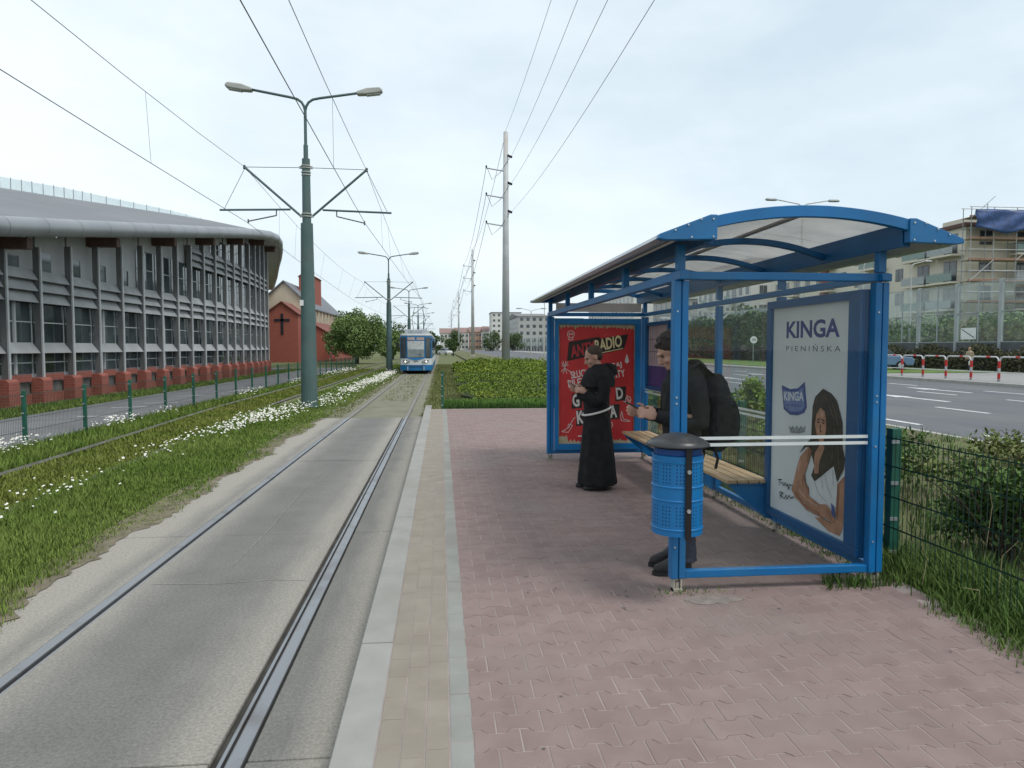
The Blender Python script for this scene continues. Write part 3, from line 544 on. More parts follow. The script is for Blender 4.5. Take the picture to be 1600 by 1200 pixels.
for z, ma in ((.62, ALU), (.86, STEEL)): MB().tube([(bx + .014, by - rb - .016, z), (bx + .014, by - rb - .026, z)], .013, 8).build('bolt', ma, b)
for s in (-1, 1): MB().box(bx + s * .13 - .006, by - .02, .93, bx + s * .13 + .006, by + .02, 1.01).build('lid_bracket', BLACK, b)
MB().box(bx + .02, by + .14, .55, bx + .08, by + .18, .60).box(bx + .02, by + .14, .80, bx + .08, by + .18, .85).build('clamp', STEEL, b)
# ================================================================ people
SKINM = mat('skin', (.42, .245, .185), .55, .1, 12, spec=.35); HAIRM = mat('dark_hair', (.022, .014, .011), .5, .35, 60, .6, 120); CLOTHB = mat('black_cloth', (.016, .016, .0175), .92, .25, 14, .35, 300, spec=.2)
JACK = mat('black_jacket', (.017, .017, .019), .88, .25, 10, .3, 250, spec=.25); JEAN = mat('dark_jeans', (.028, .035, .055), .9, .25, 12, .3, 300); BOOT = mat('black_leather', (.014, .013, .013), .45, .3, 20, .2, 90); PACK = mat('backpack_fabric', (.013, .013, .014), .8, .3, 16, .4, 200)
def soft(o, vox, it=4, fold=None):
    r = o.modifiers.new('skin', 'REMESH'); r.mode = 'VOXEL'; r.voxel_size = vox; r.use_smooth_shade = True
    s = o.modifiers.new('relax', 'SMOOTH'); s.factor = .5; s.iterations = it
    if fold:
        tx_ = bpy.data.textures.new('folds', 'CLOUDS'); tx_.noise_scale = fold[1]; dm = o.modifiers.new('folds', 'DISPLACE'); dm.texture = tx_; dm.strength = fold[0]; dm.mid_level = .5
    return o
def head(m, x, z, pitch, yw=0.):
    """skull, jaw, nose, ears and neck; returns the head's own frame"""
    H = Matrix.Translation((x, 0, z)) @ Matrix.Rotation(yw, 4, 'Z') @ Matrix.Rotation(pitch, 4, 'Y')
    m.ell((-.012, 0, .03), (.098, .077, .092), H); m.ell((.035, 0, -.035), (.058, .058, .085), H); m.ell((.058, 0, -.085), (.034, .038, .03), H)
    m.tube([H @ Vector(p) for p in ((.088, 0, .012), (.104, 0, -.012), (.118, 0, -.03), (.09, 0, -.042))], [.008, .011, .014, .010], 8)
    m.ell((.088, 0, -.066), (.012, .024, .007), H); m.ell((.09, 0, .028), (.012, .05, .009), H)
    for s in (-1, 1): m.ell((-.008, s * .077, -.012), (.02, .009, .032), H); m.ell((.07, s * .045, -.03), (.02, .018, .02), H)
    return H
def hand(m, wrist, d, side, s=1., curl=.6):
    """palm plus five fingers; d: along the hand, side: towards the thumb"""
    d = Vector(d).normalized(); sd = Vector(side).normalized(); n = d.cross(sd).normalized(); W0 = Vector(wrist)
    B = Matrix((( *d, 0), (*sd, 0), (*n, 0), (0, 0, 0, 1))).transposed(); B = Matrix.Translation(W0) @ B
    m.ell((.045 * s, 0, 0), (.058 * s, .042 * s, .017 * s), B)
    for k, (off, ln) in enumerate(((.033, .072), (.011, .08), (-.011, .075), (-.032, .06))):
        p = Vector((.088 * s, off * s, 0)); a = 0; pts = [p]
        for j, fr in enumerate((.45, .3, .25)): a += curl * (.5 + .35 * j); p = p + Vector((math.cos(a), 0, math.sin(a))) * (ln * fr * s); pts.append(p)
        m.tube([B @ q for q in pts], [.0098 * s, .009 * s, .0085 * s, .0068 * s], 8)
    th = [Vector((.012, .03, .004)), Vector((.035, .054, .012)), Vector((.062, .058, .022)), Vector((.08, .05, .03))]
    m.tube([B @ (q * s) for q in th], [.013 * s, .0115 * s, .01 * s, .008 * s], 8)
def eyes(H, root, ma):
    for s in (-1, 1): MB().ell((.081, s * .033, .008), (.010, .013, .008), H, 8).build('eye', ma, root, smooth=True, pinv=False)
EYE = mat('eye_dark', (.05, .035, .03), .3)

def shoe(m, x, y, sc=1., z=0.):
    m.loft([(x + .06, y, z, .145 * sc, .05 * sc), (x + .06, y, z + .018, .147 * sc, .052 * sc), (x + .055, y, z + .05, .14 * sc, .047 * sc), (x + .02, y, z + .085, .09 * sc, .045 * sc), (x - .01, y, z + .13, .06, .048)], 16)

# ---- passenger with the backpack
p1 = thing('person', (1.72, 4.95, 0), 'person in black jacket with black backpack looking at a phone behind the litter bin', 'person', rz=PI)
m = MB(); H = head(m, .085, 1.585, R(30))
m.tube([(-.02, 0, 1.40), (.02, 0, 1.47), (.06, 0, 1.54)], [.062, .056, .055], 12)
m.loft([(0, 0, .86, .1, .15), (0, 0, 1.05, .1, .14), (0, 0, 1.3, .11, .16), (-.01, 0, 1.42, .08, .13)], 16)
for s in (-1, 1):
    m.tube([(0, s * .09, .92), (.02, s * .1, .5), (-.01, s * .1, .1)], [.075, .052, .04], 10); m.tube([(-.02, s * .18, 1.40), (-.03, s * .235, 1.13), (.20, s * .13, 1.135)], [.045, .04, .03], 10)
hand(m, (.225, .125, 1.14), (.9, -.35, .18), (-.1, -.35, 1.), 1.02, .75)
hand(m, (.235, -.10, 1.135), (.95, .25, .15), (-.15, .35, 1.), 1.02, .55)
bd = soft(m.build('body', SKINM, p1, smooth=True, pinv=False), .0065, 3); eyes(H, p1, EYE)
h = MB(); h.ell((-.028, 0, .052), (.107, .089, .088), H); h.ell((-.06, 0, .0), (.07, .08, .085), H)
for k in range(40):
    a = random.uniform(0, 2 * PI); q = random.uniform(.15, 1.15); c = Vector((-.028 + .103 * math.cos(a) * math.sin(q), .086 * math.sin(a) * math.sin(q), .052 + .086 * math.cos(q)))
    h.ell((c.x, c.y, c.z), (.026, .02, .018), H, 6)
soft(h.build('hair', HAIRM, p1, smooth=True, pinv=False), .008, 2)
j = MB(); j.loft([(.0, 0, .83, .128, .18), (.0, 0, .87, .136, .188), (.0, 0, .98, .13, .18), (.005, 0, 1.12, .127, .18), (.005, 0, 1.25, .133, .197), (-.005, 0, 1.36, .14, .215), (-.015, 0, 1.43, .115, .19), (-.015, 0, 1.48, .085, .12)], 24, lambda i, t: 1 + .02 * math.sin(5 * t + i * 1.3))
j.tube([(-.05, -.085, 1.46), (.0, -.1, 1.475), (.05, -.06, 1.45), (.065, 0, 1.43), (.05, .06, 1.45), (0, .1, 1.475), (-.05, .085, 1.46)], .03, 8)
j.loft([(-.10, 0, 1.38, .05, .11), (-.115, 0, 1.44, .065, .125), (-.095, 0, 1.50, .055, .10), (-.08, 0, 1.53, .03, .06)], 14)
for s in (-1, 1): j.tube([(-.01, s * .16, 1.42), (-.02, s * .215, 1.37), (-.04, s * .25, 1.22), (-.04, s * .262, 1.10), (.03, s * .225, 1.085), (.13, s * .17, 1.115), (.225, s * .125, 1.137)], [.072, .076, .066, .064, .062, .054, .047], 12)
soft(j.build('jacket', JACK, p1, smooth=True, pinv=False), .010, 2, (.02, .07))
t = MB(); t.loft([(0, 0, .72, .12, .16), (0, 0, .80, .13, .175), (0, 0, .93, .125, .165)], 18)
for s, dx in ((-1, -.04), (1, -.01)): t.tube([(0, s * .085, .86), (.01 + dx, s * .092, .66), (.025 + dx, s * .095, .48), (.0 + dx, s * .095, .28), (-.01 + dx, s * .095, .13), (-.01 + dx, s * .095, .095)], [.1, .09, .073, .066, .064, .07], 14)
soft(t.build('trousers', JEAN, p1, smooth=True, pinv=False), .010, 2, (.022, .05))
for s, dx in ((-1, -.03), (1, -.0)):
    sh_ = MB(); shoe(sh_, .03 + dx, s * .1, .98, .022); o = soft(sh_.build('boot', BOOT, p1, smooth=True, pinv=False), .009, 2)
    MB().loft([(.09 + dx, s * .1, .0, .148, .053), (.09 + dx, s * .1, .028, .15, .055)], 18).build('sole', mat('rubber', (.02, .02, .02), .7), o, pinv=False)
k_ = MB(); k_.loft([(-.23, 0, .88, .08, .12), (-.24, 0, .92, .10, .145), (-.245, 0, 1.05, .12, .155), (-.245, 0, 1.22, .12, .155), (-.225, 0, 1.36, .10, .145), (-.21, 0, 1.43, .07, .11)], 20, lambda i, t: 1 + .06 * math.copysign(abs(math.cos(2 * t)) ** .6, math.cos(2 * t)) * -1 + .02 * math.sin(7 * t + i))
k_.loft([(-.34, 0, .94, .045, .11), (-.355, 0, 1.0, .06, .12), (-.355, 0, 1.14, .06, .12), (-.33, 0, 1.24, .045, .11)], 16)
bp_ = soft(k_.build('backpack', PACK, p1, smooth=True, pinv=False), .010, 2, (.02, .05))
for s in (-1, 1):
    MB().tube([(-.19, s * .1, 1.42), (-.08, s * .115, 1.505), (.05, s * .13, 1.44), (.105, s * .14, 1.33), (.10, s * .17, 1.15), (-.05, s * .2, .98), (-.18, s * .14, .92)], .024, 8, flat=.35).build('strap', PACK, bp_, smooth=True, pinv=False)
    MB().tube([(-.20, s * .12, .90), (-.22, s * .13, .83), (-.20, s * .14, .76)], .011, 6).build('strap_end', PACK, bp_, pinv=False)
MB().box(-.03, -.036, -.004, .12, .036, .005, Matrix.Translation((.32, .02, 1.175)) @ Matrix.Rotation(R(-28), 4, 'Y')).build('slab_tmp', BLACK).name = 'mobile_phone'
ph = bpy.data.objects['mobile_phone']; ph.matrix_world = Matrix.Translation((1.72, 4.95, 0)) @ Matrix.Rotation(PI, 4, 'Z'); tag(ph, 'dark phone held by the person with the backpack', 'phone')

# ---- friar
p2 = thing('person', (1.76, 7.94, 0), 'person in long black hooded habit with white cord belt before the red poster', 'person', rz=PI)
m = MB(); H = head(m, .045, 1.505, R(24)); m.tube([(-.03, 0, 1.34), (0, 0, 1.40), (.025, 0, 1.46)], [.06, .054, .054], 12)
m.loft([(0, 0, .8, .1, .15), (0, 0, 1.0, .1, .14), (0, 0, 1.25, .105, .155), (-.01, 0, 1.36, .08, .12)], 16)
for s in (-1, 1): m.tube([(0, s * .085, .88), (.01, s * .09, .48), (-.01, s * .09, .08)], [.075, .052, .04], 10); m.tube([(-.02, s * .17, 1.34), (-.02, s * .22, 1.08), (.14, s * .12, 1.12)], [.045, .04, .03], 10)
hand(m, (.15, .11, 1.125), (.9, -.35, .15), (-.1, -.35, 1.), .98, .7); hand(m, (.155, -.10, 1.12), (.95, .2, .2), (-.15, .3, 1.), .98, .5)
soft(m.build('body', SKINM, p2, smooth=True, pinv=False), .0075, 3); eyes(H, p2, EYE)
h = MB(); h.ell((-.026, 0, .046), (.099, .082, .083), H); h.ell((-.052, 0, .0), (.062, .073, .07), H); soft(h.build('hair', mat('brown_hair', (.05, .03, .02), .6, .3, 60, .5, 120), p2, smooth=True, pinv=False), .009, 2)
pl = lambda i, t: 1 + (.0 if i > 5 else (.055 - .008 * i) * math.sin(9 * t + .6 * math.sin(2 * t)))
r = MB(); r.loft([(-.005, 0, .055, .215, .235), (-.005, 0, .08, .222, .24), (-.005, 0, .25, .205, .225), (-.005, 0, .5, .18, .205), (0, 0, .75, .155, .19), (.005, 0, .88, .14, .18), (.01, 0, 1.0, .15, .19), (.01, 0, 1.15, .15, .2), (0, 0, 1.27, .145, .21), (-.01, 0, 1.35, .115, .175), (-.01, 0, 1.405, .075, .09)], 54, pl)
for s in (-1, 1): r.tube([(-.01, s * .15, 1.34), (-.02, s * .205, 1.28), (-.03, s * .24, 1.14), (-.01, s * .235, 1.03), (.06, s * .19, 1.03), (.155, s * .125, 1.085)], [.07, .075, .07, .075, .08, .078], 14)
soft(r.build('habit', CLOTHB, p2, smooth=True, pinv=False), .010, 2, (.012, .12))
c_ = MB(); c_.loft([(.0, 0, 1.17, .195, .255), (-.01, 0, 1.25, .185, .25), (-.015, 0, 1.33, .155, .205), (-.02, 0, 1.39, .105, .125), (-.02, 0, 1.425, .075, .085)], 36, lambda i, t: 1 + .03 * math.sin(7 * t + i))
c_.loft([(-.12, 0, 1.26, .06, .1), (-.165, 0, 1.33, .075, .11), (-.15, 0, 1.41, .07, .10), (-.12, 0, 1.435, .04, .07)], 16); soft(c_.build('hood', CLOTHB, p2, smooth=True, pinv=False), .010, 2, (.014, .09))
def bel(a): x = .005 + .158 * math.cos(a); return (x, .19 * math.sin(a), .895 - .30 * x)
CORD = mat('white_cord', (.62, .61, .58), .85, .12, 40)
MB().tube([bel(2 * PI * k / 36) for k in range(37)], .0125, 8).build('cord_belt', CORD, p2, smooth=True, pinv=False)
MB().tube([(.02, -.2, .89), (.03, -.215, .70), (.03, -.225, .5), (.03, -.23, .36)], .011, 8).build('cord_end', CORD, p2, smooth=True, pinv=False)
for s in (-1, 1):
    q = MB(); shoe(q, .03 if s < 0 else -.02, s * .09, .95); soft(q.build('shoe', BOOT, p2, smooth=True, pinv=False), .01, 2)
o = MB().box(-.03, -.035, -.004, .11, .035, .005, Matrix.Translation((.225, .01, 1.165)) @ Matrix.Rotation(R(-24), 4, 'Y')).build('mobile_phone', BLACK)
o.matrix_world = Matrix.Translation((1.76, 7.94, 0)) @ Matrix.Rotation(PI, 4, 'Z'); tag(o, 'small dark phone held by the person in the black habit', 'phone')

# ---- walker on the far footway
p3 = thing('person', (34.6, 43.6, .01), 'walker in beige jacket and dark trousers carrying a bag on the far footway', 'person', rz=R(200))
m = MB(); H = head(m, .02, 1.48, R(6)); m.tube([(0, 0, 1.3), (0, 0, 1.42)], [.06, .05], 8); m.loft([(0, 0, .8, .1, .14), (0, 0, 1.3, .1, .15)], 10)
for s in (-1, 1): m.tube([(0, s * .08, .82), (s * .1, s * .08, .45), (s * .13, s * .08, .03)], [.07, .05, .04], 8); m.tube([(0, s * .17, 1.28), (-s * .03, s * .21, 1.02), (-s * .02 + .08, s * .2, .82)], [.045, .04, .03], 8)
for s in (-1, 1): hand(m, (.08 - s * .02, s * .2, .80), (.1, 0, -1), (1, 0, 0), .95, .5)
soft(m.build('body', SKINM, p3, smooth=True, pinv=False), .012, 2)
h = MB(); h.ell((-.02, 0, .045), (.1, .085, .085), H, 10); h.build('hair', mat('fair_hair', (.3, .22, .12), .7, .2, 30), p3, smooth=True, pinv=False)
j = MB(); j.loft([(0, 0, .78, .15, .19), (0, 0, 1.0, .15, .19), (0, 0, 1.25, .14, .2), (0, 0, 1.38, .07, .09)], 14)
for s in (-1, 1): j.tube([(0, s * .16, 1.3), (-s * .03, s * .22, 1.03), (.07 - s * .02, s * .2, .85)], [.07, .06, .05], 8)
soft(j.build('jacket', mat('beige_jacket', (.38, .29, .21), .9, .15, 8), p3, smooth=True, pinv=False), .02, 2)
t = MB()
for s in (-1, 1): t.tube([(0, s * .08, .84), (s * .1, s * .08, .45), (s * .13, s * .08, .06)], [.095, .07, .06], 8)
soft(t.build('trousers', JEAN, p3, smooth=True, pinv=False), .02, 2)
q = MB(); shoe(q, .12, .08, .9); shoe(q, -.13, -.08, .9); q.build('shoes', BOOT, p3, smooth=True, pinv=False)
b_ = MB().loft([(0, 0, 0, .12, .05), (0, 0, .2, .14, .06), (0, 0, .3, .06, .03), (0, 0, .42, .02, .02)], 12).build('shopping_bag', mat('pale_bag', (.55, .55, .53), .6), loc=(34.5, 43.4, .42)); tag(b_, 'pale carrier bag in the hand of the walker on the far footway', 'bag')
# ================================================================ grass, daisies, bushes by the tracks
def area(n, x0, x1, y0, y1, z, g, pw=1.2):
    u = g.uniform(0, 1, n); k = 1 - pw; y = (y0 ** k + u * (y1 ** k - y0 ** k)) ** (1 / k); x0 = x0(y) if callable(x0) else x0; x1 = x1(y) if callable(x1) else x1
    return np.c_[x0 + (x1 - x0) * g.uniform(0, 1, n), y, np.full(n, z)]
g = np.random.default_rng(21); V = np.vectorize
rlv = V(rl); wob = lambda y, s: .10 * np.sin(y * 1.7 + s) + .07 * np.sin(y * 4.3 + s * 2) + .04 * np.sin(y * 11 + s)
P = area(25000, lambda y: -2.9 + .8 * wob(y, 0), lambda y: rlv(y) + .82, 3.2, 22, -.19, g); P = P[(P[:, 0] < -3.1) | (g.uniform(0, 1, len(P)) < (-2.92 + wob(P[:, 1], 0) * .8 - P[:, 0]) / .22)]
hh = .05 + .022 * np.sin(P[:, 0] * 3 + P[:, 1]) + .045 * np.clip((-3.1 - P[:, 0]), 0, 1)
tag(blades('grass', P, hh, .0072 * (P[:, 1] / 6) ** .55, GRASS, 4, .8, seed=2), 'green grass strip between the two tram tracks', 'grass', kind='stuff')
P = area(12000, lambda y: rlv(y) - .66, lambda y: rlv(y) + .68, 5, 60, -.25, g)
tag(blades('moss_grass', P, .085, .011 * (P[:, 1] / 8) ** .6, MOSS, 4, 1.0, seed=3), 'low mossy grass between the sunken rails', 'grass', kind='stuff')
P = area(11000, -7.65, lambda y: rlv(y) - .76, 6, 62, -.25, g); P = P[(g.uniform(0, 1, len(P)) < .9)]
tag(blades('long_grass', P, .13 + .1 * g.uniform(0, 1, len(P)) ** 3, .011 * (P[:, 1] / 10) ** .6, GRASS, 4, .8, seed=4), 'longer grass along the foot of the green fence', 'grass', kind='stuff')
P = area(7000, -4.9, -2.9, 22, 75, -.25, g)
tag(blades('far_grass', P, .12, .02 * (P[:, 1] / 25) ** .6, GRASS, 3, .8, seed=5), 'grass between the tracks beyond the first mast', 'grass', kind='stuff')
P = np.r_[area(9000, -.55, 1.3, 18.75, 75, -.25, g), area(600, -2.1, -1.1, 24, 60, -.25, g), area(1400, -3.1, -2.6, 18.5, 60, -.25, g)]
tag(blades('trackside_grass', P, .09, .018 * (P[:, 1] / 22) ** .6, mat('dusty_grass', (.15, .17, .055), .9, .3, .8, isl=.3, col2=(.19, .2, .09), spec=.15), 3, .9, seed=6), 'dusty grass along the track beyond the platform', 'grass', kind='stuff')
P = area(9000, -12.6, -11.0, 14, 60, -.25, g)
tag(blades('hall_grass', P, .14, .022 * (P[:, 1] / 22) ** .6, GRASS, 3, .8, seed=8), 'grass strip along the brick foot of the hall', 'grass', kind='stuff')
# daisies
def daisies(name, C, lab):
    P = []
    for x, y, sx, sy, n in C: P.append(np.c_[g.normal(x, sx, n), g.uniform(y - sy, y + sy, n), np.full(n, -.25)])
    P = np.concatenate(P); P[:, 2] += g.uniform(.16, .34, len(P)); n = len(P)
    r = g.uniform(.012, .024, n) * np.clip((P[:, 1] / 12) ** .35, .9, 2.); nr = np.c_[g.normal(.1, .28, n), g.normal(-.35, .28, n), np.ones(n)]; nr /= np.linalg.norm(nr, axis=1)[:, None]
    a = np.cross(nr, np.array([0, 1., 0])); a /= np.linalg.norm(a, axis=1)[:, None]; b = np.cross(nr, a); ang = np.arange(8) * PI / 4
    ring_ = P[:, None, :] + (a[:, None, :] * np.cos(ang)[None, :, None] + b[:, None, :] * np.sin(ang)[None, :, None]) * (r[:, None, None] * np.where(np.arange(8) % 2, .72, 1.08)[None, :, None])
    v = np.concatenate([ring_, (P + nr * .006)[:, None, :]], 1).reshape(-1, 3); t = np.array([[i, (i + 1) % 8, 8] for i in range(8)]); tri = (np.arange(n)[:, None, None] * 9 + t[None]).reshape(-1, 3)
    o = link(name, npmesh(name, v, None, tri), mat('daisy_white', (.8, .8, .77), .7, .05)); tag(o, lab, 'flowers', kind='stuff')
    c = MB()
    for p, q, rr in zip(P[::1], nr, r): c.add([p + q * .008 + np.array(e) * rr * .33 for e in ((1, 0, 0), (0, .9, .3), (-1, 0, 0), (0, -.9, -.3))], [(0, 1, 2, 3)])
    c.build('flower_centres', mat('daisy_yellow', (.6, .42, .04), .8), o)
    S = P.copy(); S[:, 2] = -.25; blades('flower_stems', S, (P[:, 2] + .25) / .85, .005, GRASS, 1, .08, o, 0.0, 9)
daisies('daisies', [(-4.4, 16.2, .2, 2.3, 300), (-4.05, 18.4, .25, 2.0, 260), (-4.6, 12.4, .1, 1.3, 40), (-4.5, 8.3, .17, 1., 34), (-4.3, 10.0, .3, 1.4, 10), (-3.65, 22.5, .35, 2., 160)], 'white daisies beside the grass track in front of the first mast')
daisies('daisy_bank', [(-3.5, 31, .24, 5, 420), (-3.3, 40, .22, 6, 520), (-3.3, 47, .25, 4, 120)], 'dense bank of white daisies beyond the first mast')
daisies('fence_daisies', [(-7.3, 12.6, .18, .8, 120), (-7.3, 16.8, .16, .7, 85), (-7.2, 19.4, .15, .4, 16), (-7.1, 27, .22, 1.2, 60), (-7.0, 36, .25, 2, 60), (-6.9, 50, .3, 6, 200)], 'clumps of white daisies along the foot of the green fence')
# mown shrub bed beyond the platform
LEAFY = mat('shrub_leaf', (.10, .165, .018), .7, .3, .35, isl=.45, col2=(.18, .225, .028), spec=.25)
n = 46000; P = area(n, lambda y: .75 + .35 * np.sin(y * .9) + .012 * (y - 19), lambda y: 8.6 + 0 * y, 19.5, 66, 0, g, 1.5)
edge = np.clip((P[:, 0] - (.7 + .35 * np.sin(P[:, 1] * .9))) / 2.4, 0, 1) * np.clip((P[:, 1] - 19.0) / 9, .1, 1)
top = .2 + edge * (.30 + .14 * np.sin(P[:, 0] * 2.1 + P[:, 1] * .7) + .14 * np.sin(P[:, 1] * 1.9 - P[:, 0]) + .1 * np.sin(P[:, 0] * 5 + P[:, 1] * 3)); P[:, 2] = -.1 + top * g.uniform(.35, 1.05, n) ** .6
hb = foliage('leaves', P, .04 * (P[:, 1] / 20) ** .75, LEAFY, seed=12); hb.name = 'shrub_bed'; tag(hb, 'broad bed of clipped yellow green shrubs beyond the platform end', 'shrub bed', kind='stuff')
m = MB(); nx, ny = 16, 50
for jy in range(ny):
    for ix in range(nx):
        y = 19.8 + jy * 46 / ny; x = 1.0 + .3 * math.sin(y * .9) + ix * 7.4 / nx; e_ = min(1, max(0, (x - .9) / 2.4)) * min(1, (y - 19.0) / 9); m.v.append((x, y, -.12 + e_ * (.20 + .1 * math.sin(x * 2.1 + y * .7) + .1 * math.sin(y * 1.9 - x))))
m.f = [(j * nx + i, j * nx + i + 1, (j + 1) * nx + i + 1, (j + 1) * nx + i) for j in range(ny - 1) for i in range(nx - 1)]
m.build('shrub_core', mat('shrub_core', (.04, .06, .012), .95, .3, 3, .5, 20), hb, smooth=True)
P = area(2600, .1, 3.3, 18.85, 20.2, -.1, np.random.default_rng(31)); tag(blades('rank_grass', P, .26, .016, mat('lush_blade', (.09, .185, .025), .75, .3, 1, isl=.3), 4, .7, seed=14), 'rank green grass behind the fence at the platform end', 'grass', kind='stuff')

# ================================================================ fences
def fence(label, pts, hgt, z, pitch, postw=.06, wires=.05, name='mesh_fence', rad=.0028, yfar=1e9):
    f = thing(name, (*pts[0], z), label, 'fence')
    for (ax, ay), (bx_, by_) in zip(pts, pts[1:]):
        L_ = math.hypot(bx_ - ax, by_ - ay); n = max(1, round(L_ / pitch)); d = ((bx_ - ax) / L_, (by_ - ay) / L_)
        for k in range(n + 1):
            if k == n and (bx_, by_) != pts[-1]: continue
            x, y = ax + d[0] * L_ * k / n, ay + d[1] * L_ * k / n
            p = MB().box(x - postw / 2, y - postw / 2, z - .05, x + postw / 2, y + postw / 2, z + hgt + .04).build('post', GREENPOST, f, .004)
            cl = MB()
            for t in (.1, .35, .62, .93): cl.box(x - postw / 2 - .008, y - postw / 2 - .012, z + hgt * t, x + .012, y - postw / 2, z + hgt * t + .025)
            if y < 26: cl.build('clips', STEEL, p)
            if k < n:
                m = MB(); l = L_ / n; off = (-d[1] * .035, d[0] * .035); sx, sy = x + off[0], y + off[1]; kw = int(l / (wires if y < 34 else wires * 2))
                for i in range(kw): t = (i + .5) / kw * l; m.tube([(sx + d[0] * t, sy + d[1] * t, z + .04), (sx + d[0] * t, sy + d[1] * t, z + hgt)], rad * (1 if y < 34 else 1.6), 3, False)
                for t in (.06, .3, .53, .76, .97): 
                    for o_ in (-1, 1): m.tube([(sx + off[0] * .2 * o_, sy + off[1] * .2 * o_, z + hgt * t), (sx + d[0] * l + off[0] * .2 * o_, sy + d[1] * l + off[1] * .2 * o_, z + hgt * t)], rad * 1.3, 3, False)
                m.build('mesh_panel', FWIRE, f)
    return f
fence('long green welded mesh fence between the grass track and the asphalt path', [(-7.62, 9.4), (-7.5, 24.6), (-7.3, 62)], 1.0, -.22, 2.2)
fence('low green mesh fence across the far end of the platform', [(.02, 18.75), (3.3, 18.7)], .96, -.02, 2.3)
fence('green welded mesh fence running behind the shelter to the right edge', [(3.38, .5), (3.38, 5.0), (3.38, 18.6)], 1.0, -.03, 2.5, .075, .05, rad=.0028)

# ================================================================ overhead line masts
def mast():
    o = thing('tram_mast', (0, 0, 0), '', 'mast', 'green grey masts between the tram tracks')
    MB().lathe((0, 0, 0), [(.27, -.1), (.27, .05), (.245, .06), (.175, 5.36), (.175, 5.40), (.128, 5.41), (.115, 7.2), (.115, 7.26), (.068, 7.27), (.066, 7.66), (.045, 7.67), (.043, 8.7)], 20).build('shaft', POLEGREEN, o, smooth=False, pinv=False)
    c = MB()
    for z, r in ((5.58, .15), (5.66, .15), (6.98, .14), (7.04, .145), (6.86, .14), (6.78, .135)): c.lathe((0, 0, z), [(r - .02, 0), (r, .005), (r, .03), (r - .02, .035)], 16)
    c.box(-.2, -.03, 5.58, .2, .03, 5.66).box(-.19, -.03, 6.98, .19, .03, 7.05); c.build('collars', LAMPGREY, o, pinv=False)
    for s in (-1, 1):
        MB().tube([(0, 0, 8.62), (s * .03, 0, 8.76), (s * .10, 0, 8.88), (s * .22, 0, 8.965), (s * .42, 0, 9.01), (s * 1.5, 0, 9.19)], .038, 8).build('lamp_arm', POLEGREEN, o, smooth=True, pinv=False)
        T_ = Matrix.Translation((s * 1.48, 0, 9.18)) @ Matrix.Rotation(0 if s > 0 else PI, 4, 'Z') @ Matrix.Rotation(R(-8), 4, 'Y')
        q = [(0, -.045), (.06, -.06), (.25, -.075), (.6, -.075), (.74, -.05), (.75, .02), (.68, .085), (.3, .10), (.08, .055), (0, .04)]
        l = MB(); l.prism(q, lambda u, v, d: T_ @ Vector((u, d, v)), -.12, .12); h = l.build('lamp_head', LAMPGREY, o, .03, pinv=False)
        MB().prism([(.28, -.1), (.66, -.1), (.68, -.078), (.26, -.078)], lambda u, v, d: T_ @ Vector((u, d, v)), -.09, .09).build('lamp_glass', mat('lamp_glass', (.5, .52, .5), .25), h, .01, pinv=False)
        MB().tube([(s * .17, 0, 5.62), (s * 1.74, 0, 6.99)], .034, 8).build('bracket_strut', POLEGREEN, o, pinv=False)
        MB().tube([(s * .46, 0, 5.80), (s * 2.45, 0, 5.75)], .03, 8).build('bracket_tube', POLEGREEN, o, pinv=False)
        MB().tube([(s * .12, 0, 7.01), (s * 1.74, 0, 6.99)], .01, 5).build('stay_wire', WIRE, o, pinv=False)
        e_ = -1.72 if s < 0 else 1.74
        a_ = MB().tube([(s * .86, 0, 5.62), (s * 1.66, 0, 5.44)], .02, 6).tube([(s * .86, 0, 5.62), (s * .86, 0, 5.78)], .018, 6).tube([(s * 1.66, 0, 5.5), (s * 1.66, 0, 5.38)], .022, 6); a_.build('steady_arm', WIRE, o, pinv=False)
        MB().tube([(e_, 0, 6.97), (s * 2.32, 0, 5.79)], .008, 5).build('hanger_wire', WIRE, o, pinv=False)
        MB().lathe((s * 1.74, 0, 6.93), [(.03, 0), (.045, .03), (.03, .06), (.045, .09), (.02, .12)], 8).build('insulator', WIRE, o, pinv=False)
    return o
mst = mast(); mst.location = (-3.9, 21.48, -.18); mst['label'] = 'tall green grey twin lamp mast standing closest among the daisies'
MB().box(-.19, -.235, 3.0, -.09, -.20, 3.16).build('number_plate', WHITE, mst, pinv=False)
for i, (x, y, sz, lb) in enumerate(((-3.85, 53.3, .94, 'green grey twin lamp mast beside the tram'), (-3.75, 84, .94, 'distant twin lamp mast just above the roof of the tram'), (-3.7, 115, .95, 'more distant twin lamp mast seen over the tram'), (-3.6, 147, .95, 'farthest twin lamp mast in the line over the tram'))):
    o = dup(mst); o.location = (x, y, -.18); o.scale = (1, 1, sz); o['label'] = lb
    for ch in list(o.children):
        if ch.name.startswith('number_plate'): bpy.data.objects.remove(ch)
MY = [-10, 21.48, 53.3, 84, 115, 147]
def line(name, lab, X, Z, sag, r, cat='wire'):
    pts = []
    for k in range(len(MY) - 1):
        for i in range(9):
            t = i / 8; 
            if k and i == 0: continue
            pts.append((X[k] + (X[k + 1] - X[k]) * t, MY[k] + (MY[k + 1] - MY[k]) * t, Z[k] + (Z[k + 1] - Z[k]) * t - sag * 4 * t * (1 - t)))
    o = MB().tube(pts, r, 5).build(name, WIRE); tag(o, lab, cat); return o
T1c = ([-1.8, -2.2, -1.35, -2.0, -1.3, -1.9], [5.2, 5.22, 4.98, 5.0, 5.0, 5.0]); T1m = ([-1.95, -2.17, -1.9, -2., -1.9, -2.], [6.85, 6.81, 6.4, 6.4, 6.4, 6.4])
